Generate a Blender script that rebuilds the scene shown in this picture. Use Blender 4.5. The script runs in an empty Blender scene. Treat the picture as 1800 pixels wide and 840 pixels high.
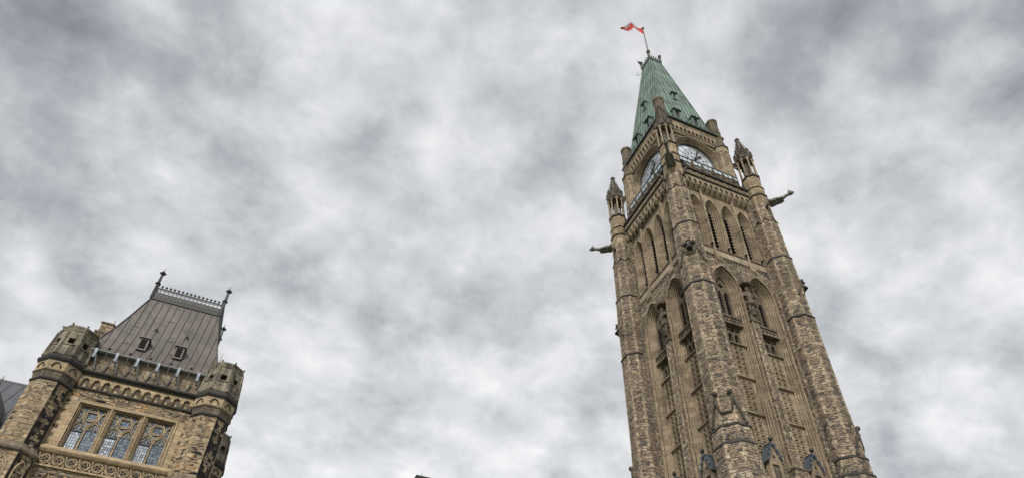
import bpy, bmesh, math, random
from math import sin, cos, pi, radians, sqrt, hypot
from mathutils import Vector, Matrix
from mathutils.geometry import tessellate_polygon

SC = bpy.context.scene
COL = SC.collection
random.seed(7)

# ------------------------------------------------------------------ camera
cam_d = bpy.data.cameras.new("camera")
cam = bpy.data.objects.new("camera", cam_d)
COL.objects.link(cam)
YAW, PITCH, ROLL = 21.612, 40.877, -1.667
y_, p_, r_ = radians(YAW), radians(PITCH), radians(ROLL)
fw = Vector((sin(y_)*cos(p_), cos(y_)*cos(p_), sin(p_)))
rt = Vector((cos(y_), -sin(y_), 0))
dn = fw.cross(rt)
r2 = cos(r_)*rt + sin(r_)*dn
d2 = -sin(r_)*rt + cos(r_)*dn
M = Matrix((( r2.x, -d2.x, -fw.x), (r2.y, -d2.y, -fw.y), (r2.z, -d2.z, -fw.z))).to_4x4()
M.translation = Vector((-32.817, -34.907, 1.7))
cam.matrix_world = M
cam_d.sensor_width = 36.0
cam_d.sensor_fit = 'HORIZONTAL'
cam_d.lens = 1199.91/1800*36
cam_d.shift_x = (900-895.39)/1800
cam_d.shift_y = (586.18-420)/1800
cam_d.clip_end = 3000
SC.camera = cam

# ------------------------------------------------------------------ node helper
class NT:
    def __init__(s, tree): s.t = tree; s.n = tree.nodes; s.l = tree.links
    def node(s, typ, **kw):
        n = s.n.new(typ)
        for k, v in kw.items():
            if k.startswith('i_'):
                key = k[2:]; key = int(key) if key.isdigit() else key
                s.plug(v, n.inputs[key])
            else: setattr(n, k, v)
        return n
    def plug(s, v, inp):
        if isinstance(v, bpy.types.NodeSocket): s.l.new(v, inp)
        else: inp.default_value = v
    def math(s, op, a, b=0.0, c=0.0, clamp=False):
        n = s.n.new('ShaderNodeMath'); n.operation = op; n.use_clamp = clamp
        s.plug(a, n.inputs[0]); s.plug(b, n.inputs[1]); s.plug(c, n.inputs[2]); return n.outputs[0]
    def mix(s, f, a, b, mode='MIX'):
        n = s.n.new('ShaderNodeMix'); n.data_type = 'RGBA'; n.blend_type = mode
        s.plug(f, n.inputs[0])
        for v, i in ((a, 6), (b, 7)):
            if not isinstance(v, bpy.types.NodeSocket) and len(v) == 3: v = (*v, 1)
            s.plug(v, n.inputs[i])
        return n.outputs[2]
    def ramp(s, f, stops, interp='LINEAR'):
        n = s.n.new('ShaderNodeValToRGB'); cr = n.color_ramp; cr.interpolation = interp
        while len(cr.elements) < len(stops): cr.elements.new(0.5)
        for e, (p, c) in zip(cr.elements, stops):
            e.position = p
            e.color = (c, c, c, 1) if isinstance(c, (int, float)) else (*c, 1)
        s.plug(f, n.inputs[0]); return n.outputs[0]
    def noise(s, vec, scale, detail=2.0, rough=0.5, dist=0.0, dims='3D'):
        n = s.n.new('ShaderNodeTexNoise'); n.noise_dimensions = dims
        if vec is not None: s.l.new(vec, n.inputs['Vector'])
        n.inputs['Scale'].default_value = scale; n.inputs['Detail'].default_value = detail
        n.inputs['Roughness'].default_value = rough; n.inputs['Distortion'].default_value = dist
        return n.outputs[0]
    def xyz(s, v):
        n = s.n.new('ShaderNodeSeparateXYZ'); s.l.new(v, n.inputs[0]); return n.outputs
    def comb(s, x, y, z=0.0):
        n = s.n.new('ShaderNodeCombineXYZ')
        for v, i in ((x, 0), (y, 1), (z, 2)): s.plug(v, n.inputs[i])
        return n.outputs[0]

# ------------------------------------------------------------------ sky and sun (overcast)
SUN_EL, SUN_AZ = 40.0, 214.0          # azimuth clockwise from +Y: behind the camera
W = bpy.data.worlds.new("World"); SC.world = W; W.use_nodes = True
t = NT(W.node_tree); t.n.clear()
sky = t.node('ShaderNodeTexSky', sky_type='NISHITA', sun_disc=False)
sky.sun_elevation = radians(SUN_EL); sky.sun_rotation = radians(SUN_AZ)
tc = t.node('ShaderNodeTexCoord')
d = t.xyz(tc.outputs['Generated'])
den = t.math('ADD', t.math('MAXIMUM', d[2], 0.0), 0.42)
px = t.math('DIVIDE', d[0], den); py = t.math('DIVIDE', d[1], den)
SKX, SKY_ = 3.7, 1.3
# cloud sheet coordinates, ripples lying obliquely across the wind
pv = t.comb(t.math('ADD', t.math('ADD', t.math('MULTIPLY', px, 1.0), t.math('MULTIPLY', py, 0.18)), SKX),
            t.math('ADD', t.math('ADD', t.math('MULTIPLY', py, 1.05), t.math('MULTIPLY', px, -0.15)), SKY_), 0.0)
n1 = t.noise(pv, 2.3, 2.0, 0.5, 0.0)
n2 = t.noise(pv, 9.2, 5.0, 0.55, 0.1)
n3 = t.noise(pv, 26.0, 6.0, 0.62, 0.35)
wob = t.node('ShaderNodeTexNoise', i_Scale=7.0, i_Detail=4.0, i_Roughness=0.6); t.l.new(pv, wob.inputs['Vector'])
wv_ = t.node('ShaderNodeVectorMath', operation='MULTIPLY_ADD'); t.l.new(wob.outputs['Color'], wv_.inputs[0])
wv_.inputs[1].default_value = (0.20, 0.20, 0.0); t.l.new(pv, wv_.inputs[2])
vo = t.node('ShaderNodeTexVoronoi', feature='SMOOTH_F1', voronoi_dimensions='2D'); t.l.new(wv_.outputs[0], vo.inputs['Vector'])
vo.inputs['Scale'].default_value = 9.5; vo.inputs['Smoothness'].default_value = 0.6
s1 = t.math('MULTIPLY', t.math('SUBTRACT', n1, 0.5), 0.75)
s2 = t.math('MULTIPLY', t.math('SUBTRACT', n2, 0.5), 1.0)
s3 = t.math('MULTIPLY', t.math('SUBTRACT', n3, 0.5), 0.52)
s4 = t.math('MULTIPLY', t.math('SUBTRACT', 0.42, vo.outputs['Distance']), 0.62)
dens = t.math('ADD', t.math('ADD', t.math('ADD', s1, s2), t.math('ADD', s3, s4)), 0.61)
# cloud colour darkened overhead, partly to paint in the lens vignette
top_falloff = t.math('MULTIPLY', t.math('SUBTRACT', 0.62, d[2]), 0.5)
dens = t.math('ADD', dens, top_falloff)
# corner vignette painted into the sky as two dark lobes, north-west and east
for D_, lo_, k_ in (((-0.381, 0.549, 0.744), 0.93, 0.42), ((0.625, 0.11, 0.773), 0.94, 0.30)):
    dp = t.node('ShaderNodeVectorMath', operation='DOT_PRODUCT'); t.l.new(tc.outputs['Generated'], dp.inputs[0]); dp.inputs[1].default_value = D_
    bk = t.math('DIVIDE', t.math('SUBTRACT', dp.outputs['Value'], lo_), 1.0-lo_, clamp=True)
    dens = t.math('SUBTRACT', dens, t.math('MULTIPLY', t.math('MULTIPLY', bk, bk), k_))
dens = t.math('ADD', t.math('MULTIPLY', dens, 0.60), 0.325)
cloud = t.ramp(dens, [(0.0, (0.075, 0.080, 0.090)), (0.20, (0.135, 0.142, 0.154)), (0.45, (0.228, 0.236, 0.249)), (0.62, (0.315, 0.322, 0.333)),
                      (0.80, (0.400, 0.405, 0.412)), (1.0, (0.49, 0.492, 0.495))])
cl10 = t.mix(1.0, cloud, (10.0, 10.0, 10.0), 'MULTIPLY')
skymix = t.mix(0.965, sky.outputs[0], cl10)
bg = t.node('ShaderNodeBackground', i_Color=skymix, i_Strength=0.1)
out = t.node('ShaderNodeOutputWorld', i_Surface=bg.outputs[0])

sun_d = bpy.data.lights.new("sun", 'SUN'); sun_d.energy = 1.5; sun_d.angle = radians(11); sun_d.color = (1.0, 0.95, 0.88)
sun = bpy.data.objects.new("sun", sun_d); COL.objects.link(sun)
sd = Vector((sin(radians(SUN_AZ))*cos(radians(SUN_EL)), cos(radians(SUN_AZ))*cos(radians(SUN_EL)), sin(radians(SUN_EL))))
sun.rotation_euler = sd.to_track_quat('Z', 'Y').to_euler()
sun.location = (-30, -60, 60)
SC.view_settings.view_transform = 'Standard'; SC.view_settings.look = 'None'
SC.view_settings.gamma = 1.0; SC.view_settings.exposure = 1.0
SC.view_settings.use_curve_mapping = False
SC.cycles.max_bounces = 6; SC.cycles.diffuse_bounces = 3; SC.cycles.glossy_bounces = 3

# ------------------------------------------------------------------ materials
def newmat(name):
    m = bpy.data.materials.new(name); m.use_nodes = True
    t = NT(m.node_tree); t.n.clear()
    b = t.node('ShaderNodeBsdfPrincipled'); o = t.node('ShaderNodeOutputMaterial')
    t.l.new(b.outputs[0], o.inputs[0]); return m, t, b

def uvcoord(t):
    uv = t.node('ShaderNodeUVMap', uv_map='UVMap').outputs[0]
    oi = t.node('ShaderNodeObjectInfo').outputs['Random']
    s = t.xyz(uv)
    u = t.math('ADD', s[0], t.math('MULTIPLY', oi, 37.0))
    return u, s[1], oi

def brick(t, vec, w, h, mortar, smooth=0.1, off=0.5):
    n = t.node('ShaderNodeTexBrick'); n.offset = off; n.offset_frequency = 2
    t.l.new(vec, n.inputs['Vector'])
    n.inputs['Color1'].default_value = (0, 0, 0, 1); n.inputs['Color2'].default_value = (1, 1, 1, 1)
    n.inputs['Mortar'].default_value = (0.5, 0.5, 0.5, 1)
    n.inputs['Scale'].default_value = 1.0; n.inputs['Mortar Size'].default_value = mortar
    n.inputs['Mortar Smooth'].default_value = smooth; n.inputs['Bias'].default_value = 0.0
    n.inputs['Brick Width'].default_value = w; n.inputs['Row Height'].default_value = h
    return n.outputs['Color'], n.outputs['Fac']

def rubble(name, stops, quoin=(0.34, 0.27, 0.19), w=0.55, h=0.20, mortar_col=(0.05, 0.043, 0.035), bump=0.9,
           stain=0.5, soot=0.0, quoin_amt=0.75, quoin_w=0.16):
    m, t, b = newmat(name)
    u, v, oi = uvcoord(t)
    base = t.comb(u, v)
    wv = t.math('MULTIPLY', t.math('SUBTRACT', t.noise(base, 0.9, 1.0), 0.5), 0.30)
    wu = t.math('MULTIPLY', t.math('SUBTRACT', t.noise(base, 1.4, 2.0), 0.5), 0.35)
    vec = t.comb(t.math('ADD', u, wu), t.math('ADD', v, wv))
    cA, fA = brick(t, vec, w, h, 0.028)
    cB, fB = brick(t, vec, w*0.62, h*0.5, 0.016, off=0.37)
    cC, fC = brick(t, vec, w*1.3, h*1.5, 0.026, off=0.42)
    sel = t.math('GREATER_THAN', t.noise(vec, 1.7, 0.0), 0.52)
    sel2 = t.math('GREATER_THAN', t.noise(t.comb(t.math('ADD', u, 31.0), v), 1.1, 0.0), 0.58)
    tint = t.mix(sel2, t.mix(sel, cA, cB), cC); fac = t.mix(sel2, t.mix(sel, fA, fB), fC)
    tint2 = t.math('ADD', tint, t.math('MULTIPLY', t.math('SUBTRACT', t.noise(vec, 0.5, 3.0), 0.5), 0.75))
    colr = t.ramp(tint2, stops)
    # quoins: dressed blocks along the arrises, long and short by turns
    e = t.xyz(t.node('ShaderNodeUVMap', uv_map='Edge').outputs[0])
    dist = t.math('MINIMUM', e[0], e[1])
    par = t.math('MODULO', t.math('FLOOR', t.math('DIVIDE', v, 0.37)), 2.0)
    qm = t.math('LESS_THAN', dist, t.math('ADD', quoin_w, t.math('MULTIPLY', par, quoin_w*1.1)))
    qr = t.noise(t.comb(t.math('MULTIPLY', u, 0.6), t.math('MULTIPLY', t.math('FLOOR', t.math('DIVIDE', v, 0.37)), 5.3)), 1.0, 0.0)
    qm = t.math('MULTIPLY', qm, t.math('GREATER_THAN', qr, 0.36))
    qc = t.mix(t.math('MULTIPLY', t.math('SUBTRACT', qr, 0.4), 3.0, clamp=True), [c*0.62 for c in quoin], [min(1, c*1.22) for c in quoin])
    colr = t.mix(t.math('MULTIPLY', qm, quoin_amt), colr, qc)
    qf = t.math('GREATER_THAN', t.math('FRACT', t.math('DIVIDE', v, 0.37)), 0.9)
    fac = t.mix(qm, fac, qf)
    colr = t.mix(t.math('MULTIPLY', fac, 0.8), colr, (*mortar_col, 1))
    grit = t.noise(vec, 11.0, 4.0, 0.65)
    colr = t.mix(1.0, colr, t.ramp(grit, [(0.25, 0.55), (0.5, 0.95), (0.75, 1.3)]), 'MULTIPLY')
    face_shadow = t.noise(t.comb(t.math('MULTIPLY', u, 2.2), t.math('MULTIPLY', v, 8.5)), 1.0, 3.0, 0.6)
    colr = t.mix(1.0, colr, t.ramp(face_shadow, [(0.34, 0.45), (0.47, 0.98), (0.62, 1.12)]), 'MULTIPLY')  # rock-face shadows painted into the colour as thin strokes
    gc = t.node('ShaderNodeTexCoord').outputs['Object']
    st = t.noise(gc, 0.22, 5.0, 0.62, 0.3)
    stv = t.noise(t.comb(t.math('MULTIPLY', u, 1.6), t.math('MULTIPLY', v, 0.12)), 1.0, 4.0, 0.6)
    stm = t.math('MULTIPLY', t.ramp(t.math('MULTIPLY', t.math('ADD', st, stv), 0.5), [(0.47, 0.0), (0.62, 1.0)]), stain)
    colr = t.mix(stm, colr, t.mix(1.0, colr, (0.36, 0.35, 0.36), 'MULTIPLY'))
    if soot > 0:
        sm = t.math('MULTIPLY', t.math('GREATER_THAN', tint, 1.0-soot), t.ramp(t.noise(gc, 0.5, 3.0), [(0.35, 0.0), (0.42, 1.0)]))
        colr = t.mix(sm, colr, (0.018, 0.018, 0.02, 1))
    t.l.new(colr, b.inputs['Base Color'])
    b.inputs['Roughness'].default_value = 0.93; b.inputs['Specular IOR Level'].default_value = 0.2
    hgt = t.math('ADD', t.math('MULTIPLY', t.math('SUBTRACT', 1.0, fac), 0.6), t.math('ADD', t.math('MULTIPLY', grit, 0.5), t.math('MULTIPLY', tint, 0.6)))
    bp = t.node('ShaderNodeBump', i_Strength=bump, i_Distance=0.07, i_Height=hgt)
    t.l.new(bp.outputs[0], b.inputs['Normal'])
    return m

def ashlar(name, base, var=0.25, w=0.8, h=0.36, stain=0.45, bump=0.5, dark=(0.30, 0.29, 0.29), joint=0.5, lo=0.46, hi=0.62):
    m, t, b = newmat(name)
    u, v, oi = uvcoord(t)
    vec = t.comb(u, v)
    c, f = brick(t, vec, w, h, 0.014)
    lo_ = [x*(1-var) for x in base]; hi_ = [min(1, x*(1+var)) for x in base]
    tn = t.math('ADD', t.math('MULTIPLY', c, 0.6), t.math('MULTIPLY', t.noise(vec, 1.3, 3.0), 0.5))
    colr = t.ramp(tn, [(0.1, tuple(lo_)), (0.5, tuple(base)), (0.9, tuple(hi_))])
    colr = t.mix(t.math('MULTIPLY', f, joint), colr, tuple(x*0.3 for x in base))
    grit = t.noise(t.node('ShaderNodeTexCoord').outputs['Object'], 9.0, 4.0, 0.65)
    colr = t.mix(1.0, colr, t.ramp(grit, [(0.25, 0.6), (0.5, 0.97), (0.75, 1.25)]), 'MULTIPLY')
    gc = t.node('ShaderNodeTexCoord').outputs['Object']
    st = t.noise(gc, 0.6, 5.0, 0.65, 0.4)
    stv = t.noise(t.comb(t.math('MULTIPLY', u, 3.0), t.math('MULTIPLY', v, 0.25)), 1.0, 4.0, 0.6)
    stm = t.math('MULTIPLY', t.ramp(t.math('MULTIPLY', t.math('ADD', st, stv), 0.5), [(lo, 0.0), (hi, 1.0)]), stain)
    colr = t.mix(stm, colr, t.mix(1.0, colr, dark, 'MULTIPLY'))
    t.l.new(colr, b.inputs['Base Color'])
    b.inputs['Roughness'].default_value = 0.9; b.inputs['Specular IOR Level'].default_value = 0.25
    bp = t.node('ShaderNodeBump', i_Strength=bump, i_Distance=0.04, i_Height=t.math('ADD', t.math('MULTIPLY', t.math('SUBTRACT', 1.0, f), 0.5), grit))
    t.l.new(bp.outputs[0], b.inputs['Normal'])
    return m

def metal_sheet(name, base, dark, streak=0.7, rough=0.55, metallic=0.0, warm=None):
    m, t, b = newmat(name)
    u, v, oi = uvcoord(t)
    a = t.noise(t.comb(t.math('MULTIPLY', u, 3.2), t.math('MULTIPLY', v, 0.16)), 1.0, 5.0, 0.65)
    c = t.noise(t.comb(u, v), 0.55, 5.0, 0.6, 0.4)
    f = t.math('MULTIPLY', t.ramp(t.math('MULTIPLY', t.math('ADD', a, c), 0.5), [(0.43, 0.0), (0.58, 1.0)]), streak)
    colr = t.mix(f, base, dark)
    if warm:
        colr = t.mix(t.math('MULTIPLY', t.ramp(t.noise(t.comb(u, v), 0.9, 3.0), [(0.5, 0.0), (0.65, 1.0)]), 0.5), colr, warm)
    cs, fs = brick(t, t.comb(v, u), 2.3, 0.55, 0.012)
    colr = t.mix(t.math('MULTIPLY', cs, 0.12), colr, dark)
    t.l.new(colr, b.inputs['Base Color'])
    b.inputs['Roughness'].default_value = rough; b.inputs['Metallic'].default_value = metallic
    bp = t.node('ShaderNodeBump', i_Strength=0.6, i_Distance=0.05, i_Height=t.noise(t.comb(t.math('MULTIPLY', u, 1.8), v), 1.6, 4.0))
    t.l.new(bp.outputs[0], b.inputs['Normal'])
    return m

def plain(name, col, rough=0.7, metallic=0.0, var=0.2, scale=4.0, spec=0.5):
    m, t, b = newmat(name)
    n = t.noise(t.node('ShaderNodeTexCoord').outputs['Object'], scale, 4.0, 0.6)
    c = t.ramp(n, [(0.3, tuple(x*(1-var) for x in col)), (0.7, tuple(min(1, x*(1+var)) for x in col))])
    t.l.new(c, b.inputs['Base Color']); b.inputs['Roughness'].default_value = rough
    b.inputs['Metallic'].default_value = metallic; b.inputs['Specular IOR Level'].default_value = spec
    return m

RUB_STOPS = [(0.0, (0.095, 0.086, 0.080)), (0.14, (0.175, 0.150, 0.125)), (0.30, (0.30, 0.23, 0.16)), (0.42, (0.38, 0.30, 0.215)),
             (0.55, (0.26, 0.22, 0.18)), (0.66, (0.42, 0.33, 0.23)), (0.80, (0.39, 0.275, 0.18)), (0.92, (0.55, 0.445, 0.32)), (1.0, (0.47, 0.395, 0.30))]
RUB_PAV = [(0.0, (0.06, 0.055, 0.048)), (0.10, (0.17, 0.135, 0.10)), (0.28, (0.34, 0.26, 0.17)), (0.45, (0.43, 0.34, 0.23)),
           (0.58, (0.30, 0.24, 0.17)), (0.7, (0.48, 0.37, 0.24)), (0.84, (0.40, 0.24, 0.11)), (1.0, (0.55, 0.45, 0.32))]
M_rub = rubble('coursed_rubble_stone', RUB_STOPS, stain=0.55, quoin=(0.50, 0.405, 0.29), quoin_amt=0.8, quoin_w=0.10, w=0.6, h=0.16, mortar_col=(0.035, 0.03, 0.025))
M_rubp = rubble('warm_rubble_stone', RUB_PAV, w=0.7, h=0.24, quoin=(0.52, 0.41, 0.27), stain=0.32, soot=0.045, quoin_w=0.2)
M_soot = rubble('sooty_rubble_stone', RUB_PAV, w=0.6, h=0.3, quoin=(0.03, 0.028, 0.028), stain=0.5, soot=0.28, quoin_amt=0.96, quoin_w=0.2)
M_ash = ashlar('dressed_sandstone', (0.335, 0.265, 0.185), stain=0.65, joint=0.55, w=0.9, h=0.45, var=0.38)
M_pin = ashlar('greyed_carved_stone', (0.165, 0.14, 0.115), stain=0.8, dark=(0.22,0.22,0.23), lo=0.42, hi=0.58, bump=0.9)
M_garg = ashlar('grey_gargoyle_stone', (0.23, 0.215, 0.19), stain=0.6, joint=0.0)
M_drumcap = ashlar('lichened_stone', (0.27, 0.235, 0.18), stain=0.85, dark=(0.22,0.23,0.23), lo=0.44, hi=0.56, joint=0.8, w=0.7, h=0.5, var=0.35)
M_ashd = ashlar('weathered_sandstone_and_recess_shade', (0.21, 0.17, 0.125), stain=0.75, dark=(0.24, 0.24, 0.25), lo=0.42, hi=0.58)
M_pale = ashlar('pale_sandstone', (0.40, 0.325, 0.235), stain=0.45, w=1.1, h=0.45)
M_ashp = ashlar('golden_sandstone', (0.43, 0.33, 0.21), stain=0.4, dark=(0.35, 0.33, 0.32))
M_drum = ashlar('patchy_sandstone', (0.34, 0.265, 0.175), stain=0.7, w=0.75, h=0.45, var=0.4, joint=0.8)
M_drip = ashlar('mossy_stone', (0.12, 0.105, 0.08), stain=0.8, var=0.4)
M_dark = ashlar('blackened_stone_and_recess_shade', (0.060, 0.056, 0.052), stain=0.5, var=0.4)
M_brown_shade = ashlar('brown_stone_and_recess_shade', (0.15, 0.122, 0.088), stain=0.6, dark=(0.25, 0.24, 0.24))  # brown carving and turret tops; also paints shade into recess backings
M_copper = metal_sheet('green_copper', (0.195, 0.305, 0.245), (0.085, 0.10, 0.085), streak=1.0, warm=(0.26, 0.35, 0.29))
M_copperd = metal_sheet('dark_green_copper', (0.085, 0.145, 0.115), (0.05, 0.07, 0.058), streak=0.8)
M_lead = metal_sheet('dark_lead_sheet', (0.128, 0.106, 0.094), (0.058, 0.052, 0.048), streak=0.8, rough=0.5, warm=(0.17, 0.135, 0.115))
M_slate = metal_sheet('blue_slate_sheet', (0.10, 0.122, 0.148), (0.06, 0.07, 0.08), streak=0.7, rough=0.42)
M_crest = plain('weathered_cresting', (0.06, 0.062, 0.060), 0.6, var=0.4)
M_seam = plain('seam_shadow_metal', (0.050, 0.045, 0.042), 0.6, var=0.4)  # near-black, so the seams carry their shadow lines in the colour
M_iron = plain('black_iron', (0.025, 0.027, 0.028), 0.5)
M_gutter = plain('grey_green_gutter', (0.11, 0.12, 0.118), 0.45, var=0.4, scale=3)
M_bluem = plain('blue_grey_metal', (0.30, 0.345, 0.40), 0.4, var=0.35, scale=6)
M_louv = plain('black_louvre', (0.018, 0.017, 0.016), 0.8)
M_hollow = plain('unlit_interior', (0.012, 0.011, 0.010), 0.95)
M_red = plain('red_flag_cloth', (0.50, 0.018, 0.028), 0.75, var=0.12)
M_white = plain('white_flag_cloth', (0.50, 0.47, 0.45), 0.75, var=0.08)

def glass(name, base, metallic, rough, lead=None, leadcol=(0.03, 0.03, 0.035)):
    m, t, b = newmat(name)
    u, v, oi = uvcoord(t)
    vec = t.comb(u, v)
    n = t.noise(vec, 2.0, 3.0, 0.6)
    colr = t.ramp(n, [(0.3, tuple(x*0.55 for x in base)), (0.6, base), (0.8, tuple(min(1, x*1.35) for x in base))])
    if lead:
        c, f = brick(t, vec, lead[0], lead[1], lead[2], off=0.0)
        colr = t.mix(t.math('MULTIPLY', t.math('SUBTRACT', c, 0.25), 1.1, clamp=True), colr, tuple(x*0.28 for x in base))
        colr = t.mix(f, colr, leadcol)
        t.l.new(t.math('MULTIPLY', metallic, t.math('SUBTRACT', 1.0, f)), b.inputs['Metallic'])
        bp = t.node('ShaderNodeBump', i_Strength=0.06, i_Distance=0.02, i_Height=c)
        t.l.new(bp.outputs[0], b.inputs['Normal'])
    else: b.inputs['Metallic'].default_value = metallic
    t.l.new(colr, b.inputs['Base Color']); b.inputs['Roughness'].default_value = rough
    return m
M_opal = plain('opal_clock_glass', (0.90, 0.92, 0.94), 0.12, 0.85, var=0.06, scale=1.5)
M_lead_glass = glass('leaded_glass', (0.27, 0.32, 0.36), 0.75, 0.2, (0.16, 0.24, 0.016))
M_pane = glass('pale_casement_glass', (0.66, 0.71, 0.75), 0.85, 0.2, (0.16, 0.24, 0.018))
M_panel = glass('pale_parapet_glass', (0.72, 0.82, 0.86), 0.5, 0.2)

# ------------------------------------------------------------------ mesh builder
class MB:
    def __init__(s): s.v = []; s.f = []; s.m = []; s.T = None
    def add(s, vs, fs, m=0):
        k = len(s.v)
        s.v += [tuple(s.T @ Vector(p)) if s.T else tuple(p) for p in vs]
        s.f += [tuple(i+k for i in f) for f in fs]; s.m += [m]*len(fs)
    def box(s, x0, x1, y0, y1, z0, z1, m=0):
        s.add([(x0,y0,z0),(x1,y0,z0),(x1,y1,z0),(x0,y1,z0),(x0,y0,z1),(x1,y0,z1),(x1,y1,z1),(x0,y1,z1)],
              [(0,3,2,1),(4,5,6,7),(0,1,5,4),(1,2,6,5),(2,3,7,6),(3,0,4,7)], m)
    def loft(s, rings, closed=True, cap=True, m=0):
        n = len(rings[0]); vs = [p for r in rings for p in r]; fs = []
        for j in range(len(rings)-1):
            for i in range(n if closed else n-1):
                k = (i+1) % n
                fs.append((j*n+i, j*n+k, (j+1)*n+k, (j+1)*n+i))
        if cap:
            fs.append(tuple(range(n))[::-1]); fs.append(tuple((len(rings)-1)*n+i for i in range(n)))
        s.add(vs, fs, m)
    def ngon(s, cx, cy, levels, n=8, rot=None, m=0, cap=True):
        """levels: (z, apothem)"""
        rot = pi/n if rot is None else rot; k = 1/cos(pi/n)
        s.loft([[(cx+a*k*cos(rot+2*pi*i/n), cy+a*k*sin(rot+2*pi*i/n), z) for i in range(n)] for z, a in levels], cap=cap, m=m)
    def tube(s, path, rad, n=6, closed=False, m=0, up=None):
        P = [Vector(p) for p in path]; N = len(P)
        if not hasattr(rad, '__len__'): rad = [rad]*N
        rings = []; ref = None
        for i in range(N):
            a = P[(i-1) % N] if (closed or i > 0) else P[0]; b = P[(i+1) % N] if (closed or i < N-1) else P[-1]
            d = (b-a).normalized() if (b-a).length > 1e-9 else Vector((0,0,1))
            if ref is None: ref = Vector(up) if up else (Vector((0,0,1)) if abs(d.z) < 0.9 else Vector((0,1,0)))
            x = d.cross(ref)
            if x.length < 1e-4: x = d.cross(Vector((1,0.3,0.2)))
            x.normalize(); y = x.cross(d).normalized(); ref = y
            rings.append([tuple(P[i]+rad[i]*(cos(pi/n+2*pi*k/n)*x+sin(pi/n+2*pi*k/n)*y)) for k in range(n)])
        if closed: rings.append(rings[0])
        s.loft(rings, cap=not closed, m=m)
    def ball(s, c, r, sx=1, sy=1, sz=1, n=8, k=5, m=0):
        rings = []
        for j in range(1, k):
            a = pi*j/k
            rings.append([(c[0]+r*sx*sin(a)*cos(2*pi*i/n), c[1]+r*sy*sin(a)*sin(2*pi*i/n), c[2]-r*sz*cos(a)) for i in range(n)])
        s.loft(rings, m=m)
    def plate(s, outer, holes, y0, y1, m=0, mh=None):
        """sheet in the xz plane with front at y0 (towards -y) and back at y1; holes cut right through"""
        loops = [[Vector((x, z, 0)) for x, z in outer]] + [[Vector((x, z, 0)) for x, z in h] for h in holes]
        flat = [p for l in loops for p in l]
        tris = tessellate_polygon(loops)
        s.add([(p.x, y0, p.y) for p in flat], [t_ if True else t_ for t_ in tris], m)
        for li, l in enumerate(loops):
            n = len(l); k = m if (li == 0 or mh is None) else mh
            s.add([(p.x, y0, p.y) for p in l]+[(p.x, y1, p.y) for p in l], [(i, (i+1) % n, n+(i+1) % n, n+i) for i in range(n)], k)
    def build(s, name, mats, parent=None, smooth=False, thing=None):
        me = bpy.data.meshes.new(name); me.from_pydata(s.v, [], s.f)
        mats = mats if isinstance(mats, (list, tuple)) else [mats]
        for mt in mats: me.materials.append(mt)
        me.polygons.foreach_set('material_index', s.m)
        bm = bmesh.new(); bm.from_mesh(me); bmesh.ops.recalc_face_normals(bm, faces=bm.faces); bm.to_mesh(me); bm.free()
        uv = me.uv_layers.new(name='UVMap').data; ed = me.uv_layers.new(name='Edge').data
        V = me.vertices
        for p in me.polygons:
            n = p.normal
            h = hypot(n.x, n.y)
            if h < 0.25: tx, ty, flat = 1.0, 0.0, True
            else: tx, ty, flat = -n.y/h, n.x/h, False
            us = []
            for li in p.loop_indices:
                c = V[me.loops[li].vertex_index].co
                u = c.x*tx+c.y*ty; v = (c.x*-ty+c.y*tx) if flat else c.z/max(h, 0.35) if h < 0.9 else c.z
                uv[li].uv = (u, v); us.append((u, c.z))
            edge = False
            if len(us) == 4 and h > 0.8:
                u0 = min(a for a, _ in us); u1 = max(a for a, _ in us)
                z0 = min(z for _, z in us); z1 = max(z for _, z in us)
                if u1-u0 > 0.5 and z1-z0 > 0.5:
                    edge = True
                    for li, (u, z) in zip(p.loop_indices, us):
                        left = abs(u-u0) < abs(u-u1)
                        ed[li].uv = (0.0, u1-u0) if left else (u1-u0, 0.0)
            if not edge:
                for li in p.loop_indices: ed[li].uv = (9, 9)
        if smooth:
            me.polygons.foreach_set('use_smooth', [True]*len(me.polygons))
        me.update()
        o = bpy.data.objects.new(name, me); COL.objects.link(o)
        if parent: o.parent = parent
        return o

def empty(name, loc, rz=0.0, parent=None):
    o = bpy.data.objects.new(name, None); COL.objects.link(o); o.location = loc; o.rotation_euler = (0, 0, rz)
    o.empty_display_size = 0.5
    if parent: o.parent = parent
    return o
def tag(o, label, cat, group=None, kind=None):
    o['label'] = label; o['category'] = cat
    if group: o['group'] = group
    if kind: o['kind'] = kind
    return o
def kids(o): return [c for c in bpy.data.objects if c.parent is o]
def dup(o, parent, rz=0.0, loc=None):
    c = o.copy(); COL.objects.link(c); c.parent = parent
    c.rotation_euler = (0, 0, o.rotation_euler.z+rz)
    if loc is not None: c.location = loc
    else:
        l = Vector(o.location); l.rotate(Matrix.Rotation(rz, 3, 'Z')); c.location = l
    for ch in kids(o):
        k = ch.copy(); COL.objects.link(k); k.parent = c
    return c

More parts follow.
